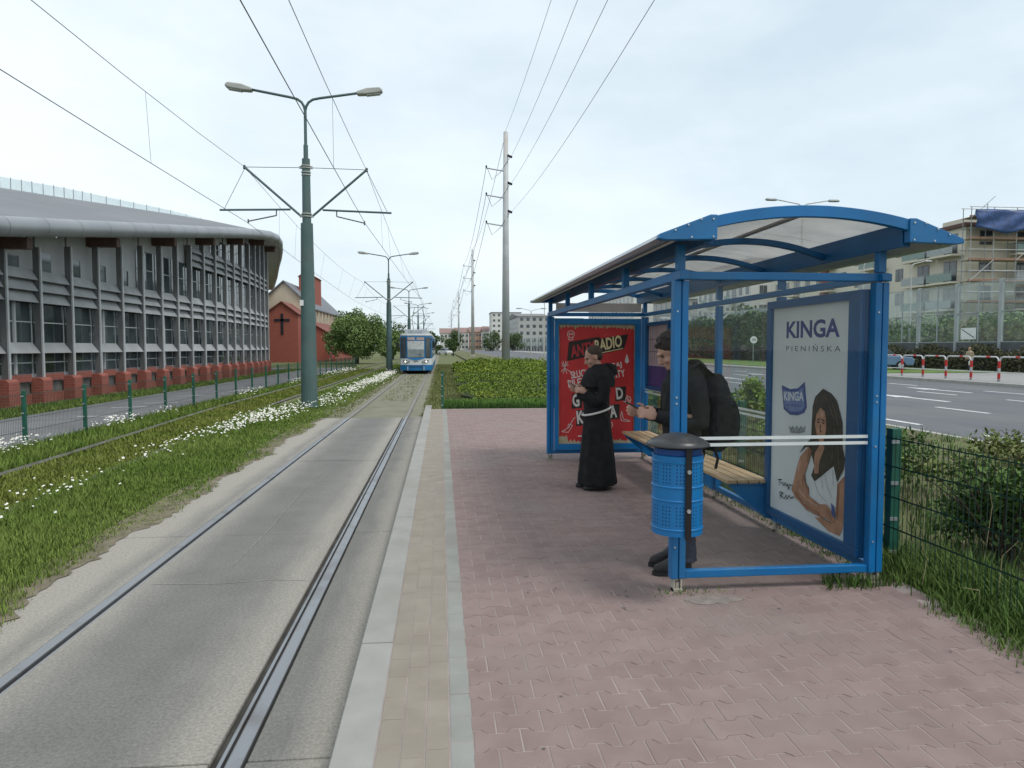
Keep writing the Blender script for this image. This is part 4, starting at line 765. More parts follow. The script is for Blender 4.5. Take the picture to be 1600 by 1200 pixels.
T2c = ([-5.6, -5.58, -6.3, -5.7, -6.2, -5.8], [5.2, 5.22, 4.98, 5., 5., 5.]); T2m = ([-5.75, -5.63, -5.8, -5.7, -5.8, -5.7], [6.85, 6.81, 6.4, 6.4, 6.4, 6.4])
def at(X, Z, sag, y):
    k = max(i for i in range(len(MY) - 1) if MY[i] <= y); t = (y - MY[k]) / (MY[k + 1] - MY[k]); return (X[k] + (X[k + 1] - X[k]) * t, y, Z[k] + (Z[k + 1] - Z[k]) * t - sag * 4 * t * (1 - t))
for c, mm, lb in ((T1c, T1m, 'over the tram at the platform'), (T2c, T2m, 'over the grass track')):
    line('contact_wire', 'thin contact wire ' + lb, *c, .06, .0075); w = line('carrier_wire', 'upper carrier wire ' + lb, *mm, .42, .0065)
    dr = MB()
    for y in [-4, 14.6, 26, 29, 36, 43, 49, 57, 63, 70, 78]: a_, b_ = at(*mm, .42, y), at(*c, .06, y); dr.tube([a_, b_], .0035, 4)
    dr.build('droppers', WIRE, w)

# ================================================================ tram
tx, ty, tz = -1.72, 48.2, -.18
tr = thing('tram', (tx, ty, tz), 'blue and white tram coming towards the platform', 'tram')
TB = mat('tram_blue', (.012, .15, .36), .35, .1, 1, dirt=(.03, .13, .26)); TW = mat('tram_white', (.62, .64, .65), .4, .08, 1); TG = mat('tram_roof_grey', (.4, .43, .45), .6, .12, 2); TGL = mat('tram_glass', (.05, .065, .075), .08, .3, 2, spec=.8)
pl0 = [(-1.17, .6), (-1.08, .2), (-.65, .05), (0, 0), (.65, .05), (1.08, .2), (1.17, .6)]
def plan(ins=0., y1=27., dy=0.): return [(x * (1 - ins), y + dy) for x, y in pl0] + [(1.17 * (1 - ins), y1), (-1.17 * (1 - ins), y1)]
fp = lambda u, v, d: (tx + u, ty + v, tz + d)
MB().prism(plan(.12, 26.7, .4), fp, .12, .28).build('underframe', DARK, tr)
MB().prism(plan(), fp, .22, .62).build('skirt', TB, tr, .02); MB().prism(plan(-.003, 27, -.008), fp, .625, 1.1).build('waist_band', TW, tr, .015)
MB().prism(plan(), fp, 1.105, 2.72).build('body', TB, tr, .02); MB().prism(plan(.01), fp, 2.725, 2.88).build('roof_rim', TW, tr, .04)
MB().prism([(-.85, .9), (-.8, .6), (.8, .6), (.85, .9), (.85, 26), (-.85, 26)], fp, 2.885, 3.2).build('roof_box', TG, tr, .05)
fr = lambda u, v, d: (tx + u, ty - .004 - d + .12 * min(1, abs(u)) ** 2 * .9, tz + v)
def strip(poly, d0, d1, nm, ma, par): return MB().prism(poly, fr, d0, d1).build(nm, ma, par)
strip([(-.65, 1.12), (-.3, 1.02), (0, .96), (.3, 1.02), (.65, 1.12), (.65, 1.16), (-.65, 1.16)], .015, .03, 'waist_point', TB, tr)
sc_ = MB()
ws = MB()
for i in range(8): a, b_ = -.6 + i * .15, -.45 + i * .15; ws.prism([(a, 1.18), (b_, 1.18), (b_, 1.75), (a, 1.75)], fr, .004, .02); sc_.prism([(a, 1.755), (b_, 1.755), (b_, 2.36), (a, 2.36)], fr, .004, .02)
wsc = ws.build('windscreen', mat('windscreen_glass', (.21, .24, .25), .1, .3, 2, spec=.8), tr); sc_.build('sun_blind', mat('blind_white', (.5, .52, .52), .5), wsc)
strip([(-.6, 2.42), (.6, 2.42), (.6, 2.64), (-.6, 2.64)], .01, .03, 'destination_board', mat('board_pink', (.42, .33, .3), .5, .1), tr)
MB().box(tx - .55, ty + .57, tz + 2.96, tx + .45, ty + .597, tz + 3.14).build('roof_board', mat('roof_board', (.3, .33, .35), .5), tr)
for s in (-1, 1):
    fs = lambda u, v, d: (tx + s * (.70 + u * .36 + d * .4), ty + .06 + u * .125 - d, tz + v)
    MB().prism([(0, 1.15), (1, 1.15), (1, 2.62), (0, 2.62)], fs, .006, .03).build('corner_window', TGL, tr)
    hl = strip([(s * .42, .86), (s * .55, .78), (s * .82, .80), (s * .95, .94), (s * .80, .97), (s * .55, .96)][::s], .02, .04, 'headlight', BLACK, tr)
    for u, r_ in ((.58, .07), (.75, .065)):
        c = MB().tube([(tx + s * u, ty - .07, tz + .875), (tx + s * u, ty - .02, tz + .875)], r_, 10); c.build('lamp', emit_light('tram_lamp', (1, .93, .85), .9) if u > .7 else ALU, hl)
    MB().tube([(tx + s * 1.05, ty + .15, tz + 2.5), (tx + s * 1.3, ty - .05, tz + 2.45), (tx + s * 1.3, ty - .08, tz + 2.1)], .03, 6).box(tx + s * 1.3 - .1, ty - .1, tz + 1.85, tx + s * 1.3 + .1, ty - .05, tz + 2.25).build('mirror', BLACK, tr)
    for k in range(11):
        y = ty + .9 + k * 2.35; MB().box(tx + s * 1.172, y, tz + 1.18, tx + s * 1.182, y + 2.05, tz + 2.4).build('side_window', TGL, tr)
    for k in range(5): 
        w = MB().tube([(tx + s * .7, ty + 2.2 + k * 5.2, tz + .32), (tx + s * .85, ty + 2.2 + k * 5.2, tz + .32)], .32, 14); w.build('wheel', DARK, tr)
letters('3074', lambda u, v, d: (tx + u, ty - d, tz + v), -.16, .83, .32, .1, .03, DARK, tr, fat=.01, nm='fleet_number')
MB().box(tx - .5, ty - .02, tz + .47, tx + .5, ty + .01, tz + .585).build('bumper_grille', DBLUE, tr); MB().box(tx - .6, ty - .045, tz + .24, tx - .56, ty + .1, tz + .5).box(tx + .56, ty - .045, tz + .24, tx + .6, ty + .1, tz + .5).build('tow_brackets', TW, tr)
MB().tube([(tx, ty + .02, tz + 1.2), (tx + .35, ty - .03, tz + 1.42)], .012, 4).build('wiper', BLACK, wsc)
pg = MB()
for s in (-1, 1): pg.tube([(tx + s * .35, ty + 6, tz + 3.2), (tx + s * .55, ty + 7.1, tz + 4.1), (tx + s * .3, ty + 6, tz + 5.05)], .02, 5)
pg.tube([(tx - .8, ty + 6, tz + 5.0), (tx - .5, ty + 6, tz + 5.1), (tx + .5, ty + 6, tz + 5.1), (tx + .8, ty + 6, tz + 5.0)], .022, 5); pg.build('pantograph', DARK, tr)

tr.scale = (.93, .93, .93)
# ================================================================ glazed hall with sweeping roof
FN = [(-13.36, 15.9), (-13.27, 17.65), (-13.18, 19.4), (-13.09, 21.15), (-13.0, 22.92), (-12.92, 24.62), (-12.83, 26.41), (-12.74, 28.2), (-12.65, 29.97), (-12.56, 31.77), (-12.47, 33.55), (-12.38, 35.25), (-12.31, 36.9), (-12.22, 38.55), (-12.14, 40.2), (-12.06, 41.85), (-12.11, 43.57), (-12.13, 45.29), (-12.13, 47.01), (-12.19, 48.73), (-12.32, 50.44), (-12.45, 52.16), (-12.6, 53.87), (-13.2, 55.5), (-14.2, 56.9)]
EV = [(-12.75, 9, 4.3), (-12.5, 14, 4.35), (-12.1, 21.1, 4.95), (-11.9, 24.7, 5.48), (-11.7, 28.3, 6.02), (-11.55, 33, 6.72), (-11.35, 39, 7.62), (-11.2, 45, 8.5), (-11.25, 48.5, 8.95), (-11.45, 51.3, 9.2), (-11.75, 53.6, 9.22), (-12.35, 56.5, 9.05), (-13.3, 60.5, 8.95), (-14.7, 66, 8.9), (-17.1, 76, 8.9), (-21.1, 92, 9.0)]
hall = thing('glazed_hall', (-13, 35, -.2), 'long glazed hall with grey fins, brick foot and sweeping roof', 'building')
FING = mat('fin_grey', (.14, .147, .15), .7, .12, 1.5, dirt=(.085, .09, .09), dscale=.7); FING2 = mat('louvre_grey', (.31, .32, .325), .65, .12, 1.5, dirt=(.22, .23, .23), dscale=.8); FEDGE = mat('fin_edge', (.42, .435, .445), .5, .1, 2)
HGL = mat('hall_glass', (.075, .095, .10), .05, .6, .45, spec=1., metal=.35); HWALL = mat('hall_wall', (.37, .38, .385), .7, .1, .6); HBRICK = brickmat('hall_brick', (.31, .082, .057), (.25, .066, .047), (.24, .14, .115))
ztop = lambda y: max(3.7, 4.6 + .148 * (y - 23))
for k, (x, y) in enumerate(FN):
    a = Vector(FN[max(k - 1, 0)]); b_ = Vector(FN[min(k + 1, len(FN) - 1)]); t = (b_ - a).normalized(); n = Vector((t.y, -t.x)); zt = ztop(y)
    fm = Matrix(((n.x, t.x, 0, x), (n.y, t.y, 0, y), (0, 0, 1, 0), (0, 0, 0, 1)))
    fin = MB().box(-.25, -.03, .62, -.05, .03, zt, fm).build('fin', FING, hall); MB().box(-.048, -.042, .60, 0, .042, zt + .02, fm).build('fin_edge', FEDGE, fin)
    MB().prism([(-.3, -.24), (.10, -.24), (.10, .54), (.0, .63), (-.3, .63)], lambda u, v, d: fm @ Vector((u, d, v)), -.25, .25).build('brick_pier', HBRICK, hall, .01)
    MB().tube([fm @ Vector((-.2, 0, zt + .001)), fm @ Vector((-.2, 0, zt + .55))], .035, 6).build('fin_bracket', FING, fin)
    if k == len(FN) - 1: continue
    x2, y2 = FN[k + 1]; p = Vector((x, y)); q = Vector((x2, y2)); d = (q - p); l = d.length; t = d / l; n = Vector((t.y, -t.x)); zt = ztop(y + .9)
    wm_ = Matrix(((n.x, t.x, 0, x), (n.y, t.y, 0, y), (0, 0, 1, 0), (0, 0, 0, 1)))
    lz = [1.62] + [3.25, 3.62, 3.98] + ([5.85, 6.2, 6.55] if zt > 6.7 else [])
    for z in lz:
        wd = .34 if z < 2 else .28; MB().prism([(-.06, z - .20), (-.06 - wd * .75, z + .14), (-.08 - wd * .75, z + .12), (-.085, z - .215)], lambda u, v, e_: wm_ @ Vector((u, e_, v)), .062, l - .062).build('louvre', FING2, hall)
    MB().box(-.48, 0, -.24, -.38, l, max(zt + .2, float(np.interp(y + .9, [e_[1] for e_ in EV[:11]], [e_[2] for e_ in EV[:11]])) - .2), wm_).build('back_wall', HWALL, hall)
    MB().box(-.379, .27, -.24, -.26, l - .27, .10, wm_).box(-.379, .27, .50, -.24, l - .27, .72, wm_).build('brick_infill', HBRICK, hall); MB().box(-.378, .272, .102, -.33, l - .272, .498, wm_).build('basement_grille', mat('grille', (.12, .125, .115), .7, .3, 3), hall)
    zs = [.75, 1.55, 3.15, 4.25]; z = 4.3
    for za_, zb in ((.76, 1.45), (1.72, 3.12)) + (((4.15, 5.75),) if zt > 5.9 else ()) + (((6.7, min(zt, 8.4)),) if zt > 7.2 else ()):
        w = MB().box(-.375, .06, za_, -.35, l - .06, zb, wm_).build('pane', HGL, hall)
        MB().box(-.345, .05, (za_ + zb) / 2 - .015, -.325, l - .05, (za_ + zb) / 2 + .02, wm_).build('glazing_bar', FEDGE, w)
        if k % 3 == 1: MB().tube([wm_ @ Vector((-.345, l * .45, za_)), wm_ @ Vector((-.345, l * .45, zb))], .07, 8).build('column', HWALL, w)
    if zt < 5.9: MB().box(-.375, .45, 4.05, -.35, 1.15, 4.75 if zt > 4.9 else 4.5, wm_).build('pane', HGL, hall)
ZINC = mat('zinc_roof', (.15, .157, .168), .55, .1, .4, dirt=(.125, .13, .14), dscale=.3); ZINC2 = mat('zinc_edge', (.27, .285, .30), .42, .08, .6, metal=.25)
MB().tube(EV, .28, 16).build('eaves_roll', ZINC2, hall, smooth=True)
jm = MB()
for (a, b_) in zip(EV, EV[1:]):
    v0, v1 = Vector(a), Vector(b_); n_ = max(1, int((v1 - v0).length / 1.5))
    for i in range(n_): c = v0.lerp(v1, i / n_); d = (v1 - v0).normalized() * .012; jm.tube([c - d, c + d], .284, 16, False)
jm.build('eaves_joint', ZINC, hall)
RD = [(-33, 36, 11.0), (-32, 41, 11.5), (-30, 52.4, 12.5), (-29.3, 55, 12.72), (-28.5, 57.8, 12.95), (-27.8, 60.5, 13.1), (-26.8, 66, 13.5), (-25.5, 71, 13.8), (-23, 76, 13.6), (-19.5, 72, 12.2), (-17.5, 66, 10.9), (-17.0, 64, 10.1), (-18, 66, 9.9), (-20, 70, 9.7), (-23, 80, 9.6), (-26, 95, 9.5)]
rf = MB()
for e_, r_ in zip(EV, RD): rf.v += [(e_[0] - .1, e_[1], e_[2] + .25), (e_[0] * .55 + r_[0] * .45, e_[1] * .55 + r_[1] * .45, e_[2] * .5 + r_[2] * .5 + .12), r_]
for i in range(len(EV) - 1):
    for j_ in (0, 1): a = i * 3 + j_; rf.f.append((a, a + 3, a + 4, a + 1))
roof = rf.build('roof', ZINC, hall)
sm_ = MB()
for e_, r_ in zip(EV, RD): d = Vector((-1.9, -.1)); sm_.v += [(e_[0], e_[1], e_[2] - .27), (e_[0] - 2.6, e_[1] - .3, e_[2] - .27), (e_[0] - 9, e_[1] - .5, e_[2] - .1)]
for i in range(len(EV) - 1):
    for j_ in (0, 1): a = i * 3 + j_; sm_.f.append((a, a + 1, a + 4, a + 3))
sm_.build('soffit', mat('soffit_panel', (.42, .40, .37), .7, .08, .5), hall)
for i in range(9):                                                   # seams that follow the slope of the roof
    t = .12 + i * .1; s_ = MB(); s_.tube([Vector(e_) * (1 - t) + Vector(r_) * t + Vector((0, 0, .12 + .2 * t * (1 - t))) for e_, r_ in list(zip(EV, RD))[:10]], .03, 4)
    if i in (1, 4): s_.build('roof_seam', ZINC2, roof)
GPAN = glass('roof_glass', (.82, .9, .9), .2, .35, (.62, .7, .7))
rpt = lambda s: Vector(RD[int(s)]).lerp(Vector(RD[int(s) + 1]), s - int(s))
for i in range(24):
    a, b_ = rpt(i / 3), rpt(i / 3 + .325)
    MB().add([a, b_, b_ + Vector((0, 0, .75)), a + Vector((0, 0, .75))], [(0, 1, 2, 3)]).build('balustrade_pane', GPAN, hall); MB().tube([a, a + Vector((0, 0, .8))], .03, 5).build('balustrade_post', STEEL, hall)
BEAM = mat('beam_end', (.09, .05, .04), .7, .2)
for k in range(4, len(FN) - 2, 3):
    x, y = FN[k]; ez = np.interp(y, [e_[1] for e_ in EV[:11]], [e_[2] for e_ in EV[:11]]); ex = np.interp(y, [e_[1] for e_ in EV[:11]], [e_[0] for e_ in EV[:11]])
    MB().box(x - .55, y - .16, ez - .66, ex - .32, y + .16, ez - .32).build('beam_end', BEAM, hall, .02)
EW = [(-14.2, 56.9), (-15.4, 58.2), (-17, 63), (-19.5, 72), (-22.5, 84), (-25, 94), (-40, 94), (-40, 20), (-15.5, 14), (-14.6, 14)]
w = MB()
for (a, b_) in zip(EW, EW[1:]): w.add([(*a, -.25), (*b_, -.25), (*b_, 8.9 if a[1] > 40 and a[0] > -30 else 3.6), (*a, 8.9 if a[1] > 40 and a[0] > -30 else 3.6)], [(0, 1, 2, 3)])
w.build('end_wall', HWALL, hall)

# ================================================================ church
ch = thing('brick_church', (-19, 90, -.25), 'brick church with a cross, cream gable and square brick tower', 'church')
CBR = brickmat('church_brick', (.36, .088, .06), (.31, .075, .052), (.3, .15, .12)); CREAMW = mat('cream_render', (.58, .5, .38), .85, .08, .5); SLATE = mat('slate_roof', (.16, .17, .19), .7, .12, 1)
fy = lambda u, v, d: (u, d, v)
MB().prism([(-21.0, -.25), (-17.2, -.25), (-17.2, 5.55), (-19.1, 6.95), (-21, 5.55)], fy, 88, 93.9).build('porch', CBR, ch)
MB().prism([(-21.15, 5.47), (-19.1, 6.98), (-17.05, 5.47), (-17.05, 5.6), (-19.1, 7.12), (-21.15, 5.6)], fy, 87.8, 93.95).build('porch_roof', mat('clay_tile', (.2, .07, .055), .8, .15), ch)
MB().box(-19.2, 87.93, 3.1, -18.9, 87.99, 5.6).box(-19.95, 87.93, 4.7, -18.15, 87.99, 4.98).build('cross', mat('cross_dark', (.02, .02, .03), .6), ch)
MB().prism([(-23.6, -.25), (-16.7, -.25), (-16.7, 6.7), (-20.1, 9.9), (-23.6, 6.7)], fy, 94, 122).build('nave', CREAMW, ch)
MB().prism([(-23.9, 6.5), (-20.1, 9.95), (-16.4, 6.45), (-16.4, 6.62), (-20.1, 10.15), (-23.9, 6.7)], fy, 93.7, 122.3).build('nave_roof', SLATE, ch)
for k in range(9):
    y = 95.6 + k * 2.9; MB().box(-16.69, y, 2.6, -16.5, y + .5, 6.4).build('pilaster', CREAMW, ch); MB().box(-16.69, y + 1.2, 3.4, -16.64, y + 2.0, 6.0).build('window', TGL, ch)
tw = MB().box(-19.35, 100, 6, -17.36, 106, 11.2).build('tower', CBR, ch); MB().prism([(-19.5, 11.2), (-17.2, 11.2), (-17.6, 11.5), (-19.1, 11.5)], fy, 99.9, 106.1).build('tower_cap', mat('cap_red', (.2, .06, .05), .8), tw)
MB().prism([(-16.68, -.25), (-13.4, -.25), (-13.4, 2.75), (-16.68, 4.75)], fy, 92, 116).build('side_aisle', CBR, ch)
MB().prism([(-16.6, 4.78), (-13.2, 2.72), (-13.2, 2.84), (-16.6, 4.92)], fy, 91.8, 116.2).build('aisle_roof', bpy.data.materials['clay_tile'], ch)
o = MB().box(-13.95, 91.0, .4, -13.4, 91.06, 3.2).build('pink_banner', mat('banner_pink', (.55, .12, .2), .7, .1)); tag(o, 'tall pink banner hung on the church side wall', 'banner')
MB().box(-14.0, 91.06, -.25, -13.94, 91.12, 3.3).build('banner_pole', STEEL, o)

# ================================================================ trees on the left
BARK = mat('bark', (.06, .045, .035), .9, .3, 8, .6, 30)
def tree(label, x, y, z, blobs, n, size, leafm, trunk=.16, cat='tree', name='round_tree', group=None, seed=1, up=.3, inner=.5):
    g = np.random.default_rng(seed); t = thing(name, (x, y, z), label, cat, group); m = MB(); B = [(x + a, y + b, z + c, r, rz) for a, b, c, r, rz in blobs]; zc = min(b[2] for b in B)
    m.tube([(x, y, z - .1), (x + .05, y, z + (zc - z) * .5), (x, y, zc)], [trunk, trunk * .8, trunk * .6], 8)
    for bl in B[:9]: m.tube([(x, y, z + (zc - z) * .5), ((x + bl[0]) / 2 + .05, (y + bl[1]) / 2, (zc + bl[2]) / 2), bl[:3]], [trunk * .55, trunk * .35, trunk * .1], 6)
    m.build('trunk', BARK, t); foliage('crown', crownpts(B, n, g, inner), size, leafm, t, seed, up); return t
def ball(r, rz, h, n, sub, g):
    o = []
    for k in range(n): d = g.normal(0, 1, 3); d /= np.linalg.norm(d); q = g.uniform(.45, .85); o.append((d[0] * r * q, d[1] * r * q, h + d[2] * rz * q, sub * g.uniform(.7, 1.25), sub * g.uniform(.7, 1.1)))
    return o
WIL = mat('willow_leaf', (.125, .2, .06), .75, .3, .7, isl=.45, col2=(.2, .275, .10), spec=.25); DKL = mat('dark_leaf', (.055, .09, .03), .75, .3, .7, isl=.45, col2=(.085, .13, .045), spec=.25)
tree('broad round willow tree beside the church', -9.35, 80, -.25, ball(3.9, 2.75, 3.05, 50, 1.0, np.random.default_rng(2)) + [(0, 0, 3.2, 2.8, 2.2)], 30000, .115, WIL, .26, seed=5, up=-1.2)
for k, (x, y, r, h) in enumerate(((-7.0, 104, 1.9, 2.4), (-9.3, 125, 2.0, 2.0))):
    tree(('green bushy tree behind the mast beside the tram', 'green bushy tree behind the willow near the church', 'green bushy tree at the back of the church aisle')[k], x, y, -.25, ball(r, r, h, 12, r * .5, np.random.default_rng(20 + k)), 3200, .2, WIL, .15, seed=30 + k)
tree('small ball shaped tree on the verge past the shrub bed', 2.25, 138, -.1, ball(1.3, 1.35, 1.9, 14, .55, np.random.default_rng(40)), 3000, .14, DKL, .14, seed=41)
tree('lower round bush beside the ball shaped tree', -.9, 165, -.1, ball(1.5, 1.2, 1.3, 12, .6, np.random.default_rng(42)), 1600, .18, DKL, .12, 'bush', 'round_bush', seed=43)
# ================================================================ planting by the right-hand fence
g = np.random.default_rng(77)
LUSH = mat('lush_grass', (.05, .105, .018), .7, .3, 1.2, isl=.45, col2=(.105, .165, .035), spec=.25)
P = np.r_[area(2600, lambda y: 3.06 + .10 * np.sin(y * 3.1) + .05 * np.sin(y * 9), 3.75, 1.6, 5.0, -.02, g, 1.01), area(900, 2.98, 3.35, 4.55, 9.5, -.02, g, 1.01)]
tag(blades('fence_grass', P, .06 + .15 * np.clip((P[:, 0] - 3.0) / .5, 0, 1), .0075, LUSH, 5, 1.1, seed=15, spread=.04), 'lush grass growing under the green fence beside the shelter', 'grass', kind='stuff')
P = area(5500, 3.6, 9.1, 1.6, 18.5, -.05, g, 1.3)
tag(blades('verge_grass', P, .1 + .14 * g.uniform(0, 1, len(P)), .011, LUSH, 4, 1., seed=16), 'grass and weeds on the verge behind the fence', 'grass', kind='stuff')
P = np.c_[g.uniform(2.6, 3.1, 60), g.uniform(4.42, 4.6, 60), np.full(60, -.005)]; tag(blades('weeds', P, .10, .008, LUSH, 4, 1.2, seed=17), 'weeds sprouting at the near rear foot of the shelter', 'weeds', kind='stuff')
P = np.r_[np.c_[g.normal(1.62, .22, 40), g.normal(4.47, .02, 40), np.full(40, -.006)], np.c_[g.uniform(2.85, 3.0, 80), g.uniform(4.7, 9.8, 80), np.full(80, -.006)]]; tag(blades('moss_tufts', P, .03, .006, LUSH, 3, 1.2, seed=18), 'tiny weeds in the paving joints round the shelter feet', 'weeds', kind='stuff')
def straws(pts, lab):
    m = MB()
    for a, b, c in pts: m.tube([a, b, c], [.003, .0025, .001], 4)
    tag(m.build('dry_stalks', mat('straw', (.42, .35, .2), .8, .2)), lab, 'weeds', kind='stuff')
straws([((3.5, 4.1, 0), (3.52, 4.1, .3), (3.6, 4.05, .42)), ((3.55, 3.9, 0), (3.6, 3.9, .25), (3.75, 3.8, .3)), ((3.2, 4.4, 0), (3.22, 4.38, .2), (3.12, 4.3, .33)), ((3.45, 4.75, 0), (3.46, 4.75, .45), (3.5, 4.74, .8)), ((3.3, 4.0, 0), (3.25, 3.95, .14), (3.1, 3.9, .18)), ((3.8, 4.6, 0), (3.86, 4.6, .5), (3.8, 4.6, .78))], 'dry pale stalks standing in the grass by the fence')
SHD = mat('dark_shrub_leaf', (.05, .10, .022), .7, .3, 2, isl=.5, col2=(.085, .15, .035), spec=.25); SHR = mat('reddish_shrub_leaf', (.135, .125, .055), .8, .3, 2, isl=.5, col2=(.12, .175, .045), spec=.2); SHY = mat('bright_shrub_leaf', (.12, .20, .02), .7, .3, 2, isl=.4, col2=(.17, .24, .03), spec=.25)
def shrub(label, x, y, r, h, leafm, n, size, seed, name='shrub'):
    gg = np.random.default_rng(seed); t = thing(name, (x, y, -.05), label, 'shrub'); m = MB()
    for k in range(14): a = gg.uniform(0, 2 * PI); q = gg.uniform(.3, .95); m.tube([(x + gg.normal(0, .06), y + gg.normal(0, .06), -.06), (x + math.cos(a) * r * q * .6, y + math.sin(a) * r * q * .6, h * .55), (x + math.cos(a) * r * q, y + math.sin(a) * r * q, h * gg.uniform(.75, .98))], [.012, .008, .003], 5)
    m.build('stems', BARK, t); B = [(x + gg.normal(0, r * .42), y + gg.normal(0, r * .42), h * gg.uniform(.32, .78), r * .42, h * .26) for k in range(16)]
    foliage('crown', crownpts(B, int(n * 1.4), gg, .2), size, leafm, t, seed); return t
for a in (('dark green shrub close behind the fence post beside the shelter', 4.25, 4.95, .62, .78, SHD, 3800, .026, 1), ('reddish twiggy shrub behind the dark shrub near the road', 5.3, 6.0, .9, .68, SHR, 3600, .026, 2), ('bright leafy shrub at the right edge behind the fence', 5.3, 4.0, .6, .72, SHY, 3200, .028, 3),
          ('brownish shrub between the dark and bright shrubs', 4.9, 4.75, .5, .62, SHR, 2200, .024, 4), ('reddish shrub nearest the road behind the shelter fence', 7.2, 7.6, 1.0, .62, SHR, 2800, .035, 5), ('dark shrub behind the poster case', 5.0, 8.0, .8, .7, SHD, 2400, .035, 6),
          ('bright yellow green shrub seen through the glass above the bench', 6.1, 13.2, .45, 1.05, SHY, 1800, .04, 7), ('brownish shrub seen through the glass behind the bench', 5.0, 11.0, 1.0, .75, SHR, 2800, .04, 8), ('dark leafy shrub seen through the far back pane', 5.2, 14.5, 1.1, .8, SHD, 2600, .045, 9), ('reddish low shrub at the right picture edge by the road', 7.6, 6.0, .9, .62, SHR, 2600, .03, 10),
          ('green shrub behind the lower part of the bench', 4.6, 9.4, .7, .6, SHY, 2200, .035, 11), ('leafy shrub behind the corner of the platform fence', 5.0, 17.6, 1.0, .75, SHY, 2200, .05, 12)): shrub(*a)

# ================================================================ guard rails, road sign, street lamps
GW = mat('guard_white', (.55, .56, .56), .5, .1)
gr = thing('guard_rail', (0, 0, 0), 'red and white tubular guard rail in the row beyond the road', 'guard rail', 'guard rails along the far footway')
l = 1.68; pts = [(0, 0, 0), (0, 0, .95), (0, .05, 1.08), (0, .16, 1.14), (0, l - .16, 1.14), (0, l - .05, 1.08), (0, l, .95), (0, l, 0)]
MB().tube(pts, .035, 8).build('hoop', GW, gr, smooth=True, pinv=False); MB().tube([(0, .03, .42), (0, l - .03, .42)], .028, 6).build('mid_rail', GW, gr, pinv=False)
for y in (0, l):
    for z0, z1 in ((.12, .38), (.62, .95)): MB().tube([(0, y, z0), (0, y, z1)], .039, 8).build('red_band', RED, gr, pinv=False)
MB().tube([(0, .5, 1.14), (0, .75, 1.14)], .039, 8).build('red_band', RED, gr, pinv=False)
GRL = ('first', 'second', 'third', 'fourth', 'fifth', 'sixth', 'seventh', 'eighth')
for k in range(8):
    o = gr if k == 0 else dup(gr); o.location = (25.8, 39.35 - (k - 1) * 1.75 - 1.68, .01); o['label'] = f'red and white tubular guard rail beyond the road, {GRL[k]} counted from the shelter post'
def lamp(label, x, y, h, arm, name='street_lamp', two=True, ang=0.):
    o = thing(name, (x, y, 0), label, 'street lamp'); MB().tube([(0, 0, -.1), (0, 0, 1.2), (0, 0, h - .6)], [.12, .1, .06], 10).build('pole', LAMPGREY, o, pinv=False)
    o.rotation_euler = (0, 0, ang)
    for s in ((-1, 1) if two else (1,)):
        MB().tube([(0, 0, h - .65), (s * .12, 0, h - .4), (s * .35, 0, h - .28), (s * (arm - .6), 0, h)], .04, 6).build('arm', LAMPGREY, o, smooth=True, pinv=False)
        MB().loft([(s * arm - s * .15, 0, h - .08, .42, .14), (s * arm - s * .15, 0, h, .5, .17), (s * arm - s * .15, 0, h + .1, .35, .1)], 14).build('lamp_head', STEEL, o, smooth=True, pinv=False)
lamp('twin arm street lamp rising above the shelter roof', 27, 51.5, 12.6, 2.6); lamp('twin arm street lamp far along the road left of the shelter', 14.9, 118, 8.0, 2.2); lamp('slender twin arm street lamp by the grey apartment block', 19.6, 135, 10.4, 2.0)
lamp('single arm street lamp seen above the shelter rear beam', 38.5, 62, 9.6, 2.2, two=False, ang=.4); lamp('single arm street lamp seen through the noise screen', 40, 57.5, 9.0, 2.2, two=False, ang=.3); lamp('single arm lamp standing behind the speed sign', 33, 95, 9, 1.8, two=False, ang=2.5)
sg = thing('speed_sign', (30.2, 66.6, .05), 'round speed sign reading 70 on a thin post', 'sign'); MB().tube([(30.2, 66.6, 0), (30.2, 66.6, 2.6)], .035, 8).build('post', STEEL, sg)
MB().tube([(30.2, 66.52, 2.3), (30.2, 66.55, 2.3)], .36, 20).build('rim', mat('sign_grey', (.45, .45, .44), .5), sg); MB().tube([(30.2, 66.50, 2.3), (30.2, 66.515, 2.3)], .33, 20).build('disc', WHITE, sg)
letters('70', lambda u, v, d: (u, 66.50 - d, v), 30.0, 2.16, .4, .28, .004, BLACK, sg, fat=.03, nm='digits')
pt = thing('portal_column', (33.2, 83, 0), 'pale steel column with forked top seen through the shelter glass', 'column'); MB().tube([(33.2, 83, 0), (33.2, 83, 5.0)], .3, 12).build('shaft', LAMPGREY, pt); MB().bar((33.2, 83, 4.6), (31.7, 83, 5.8), .18).bar((33.2, 83, 4.6), (34.7, 83, 5.8), .18).bar((31.3, 83, 5.85), (35.1, 83, 5.85), .2).build('fork', LAMPGREY, pt)
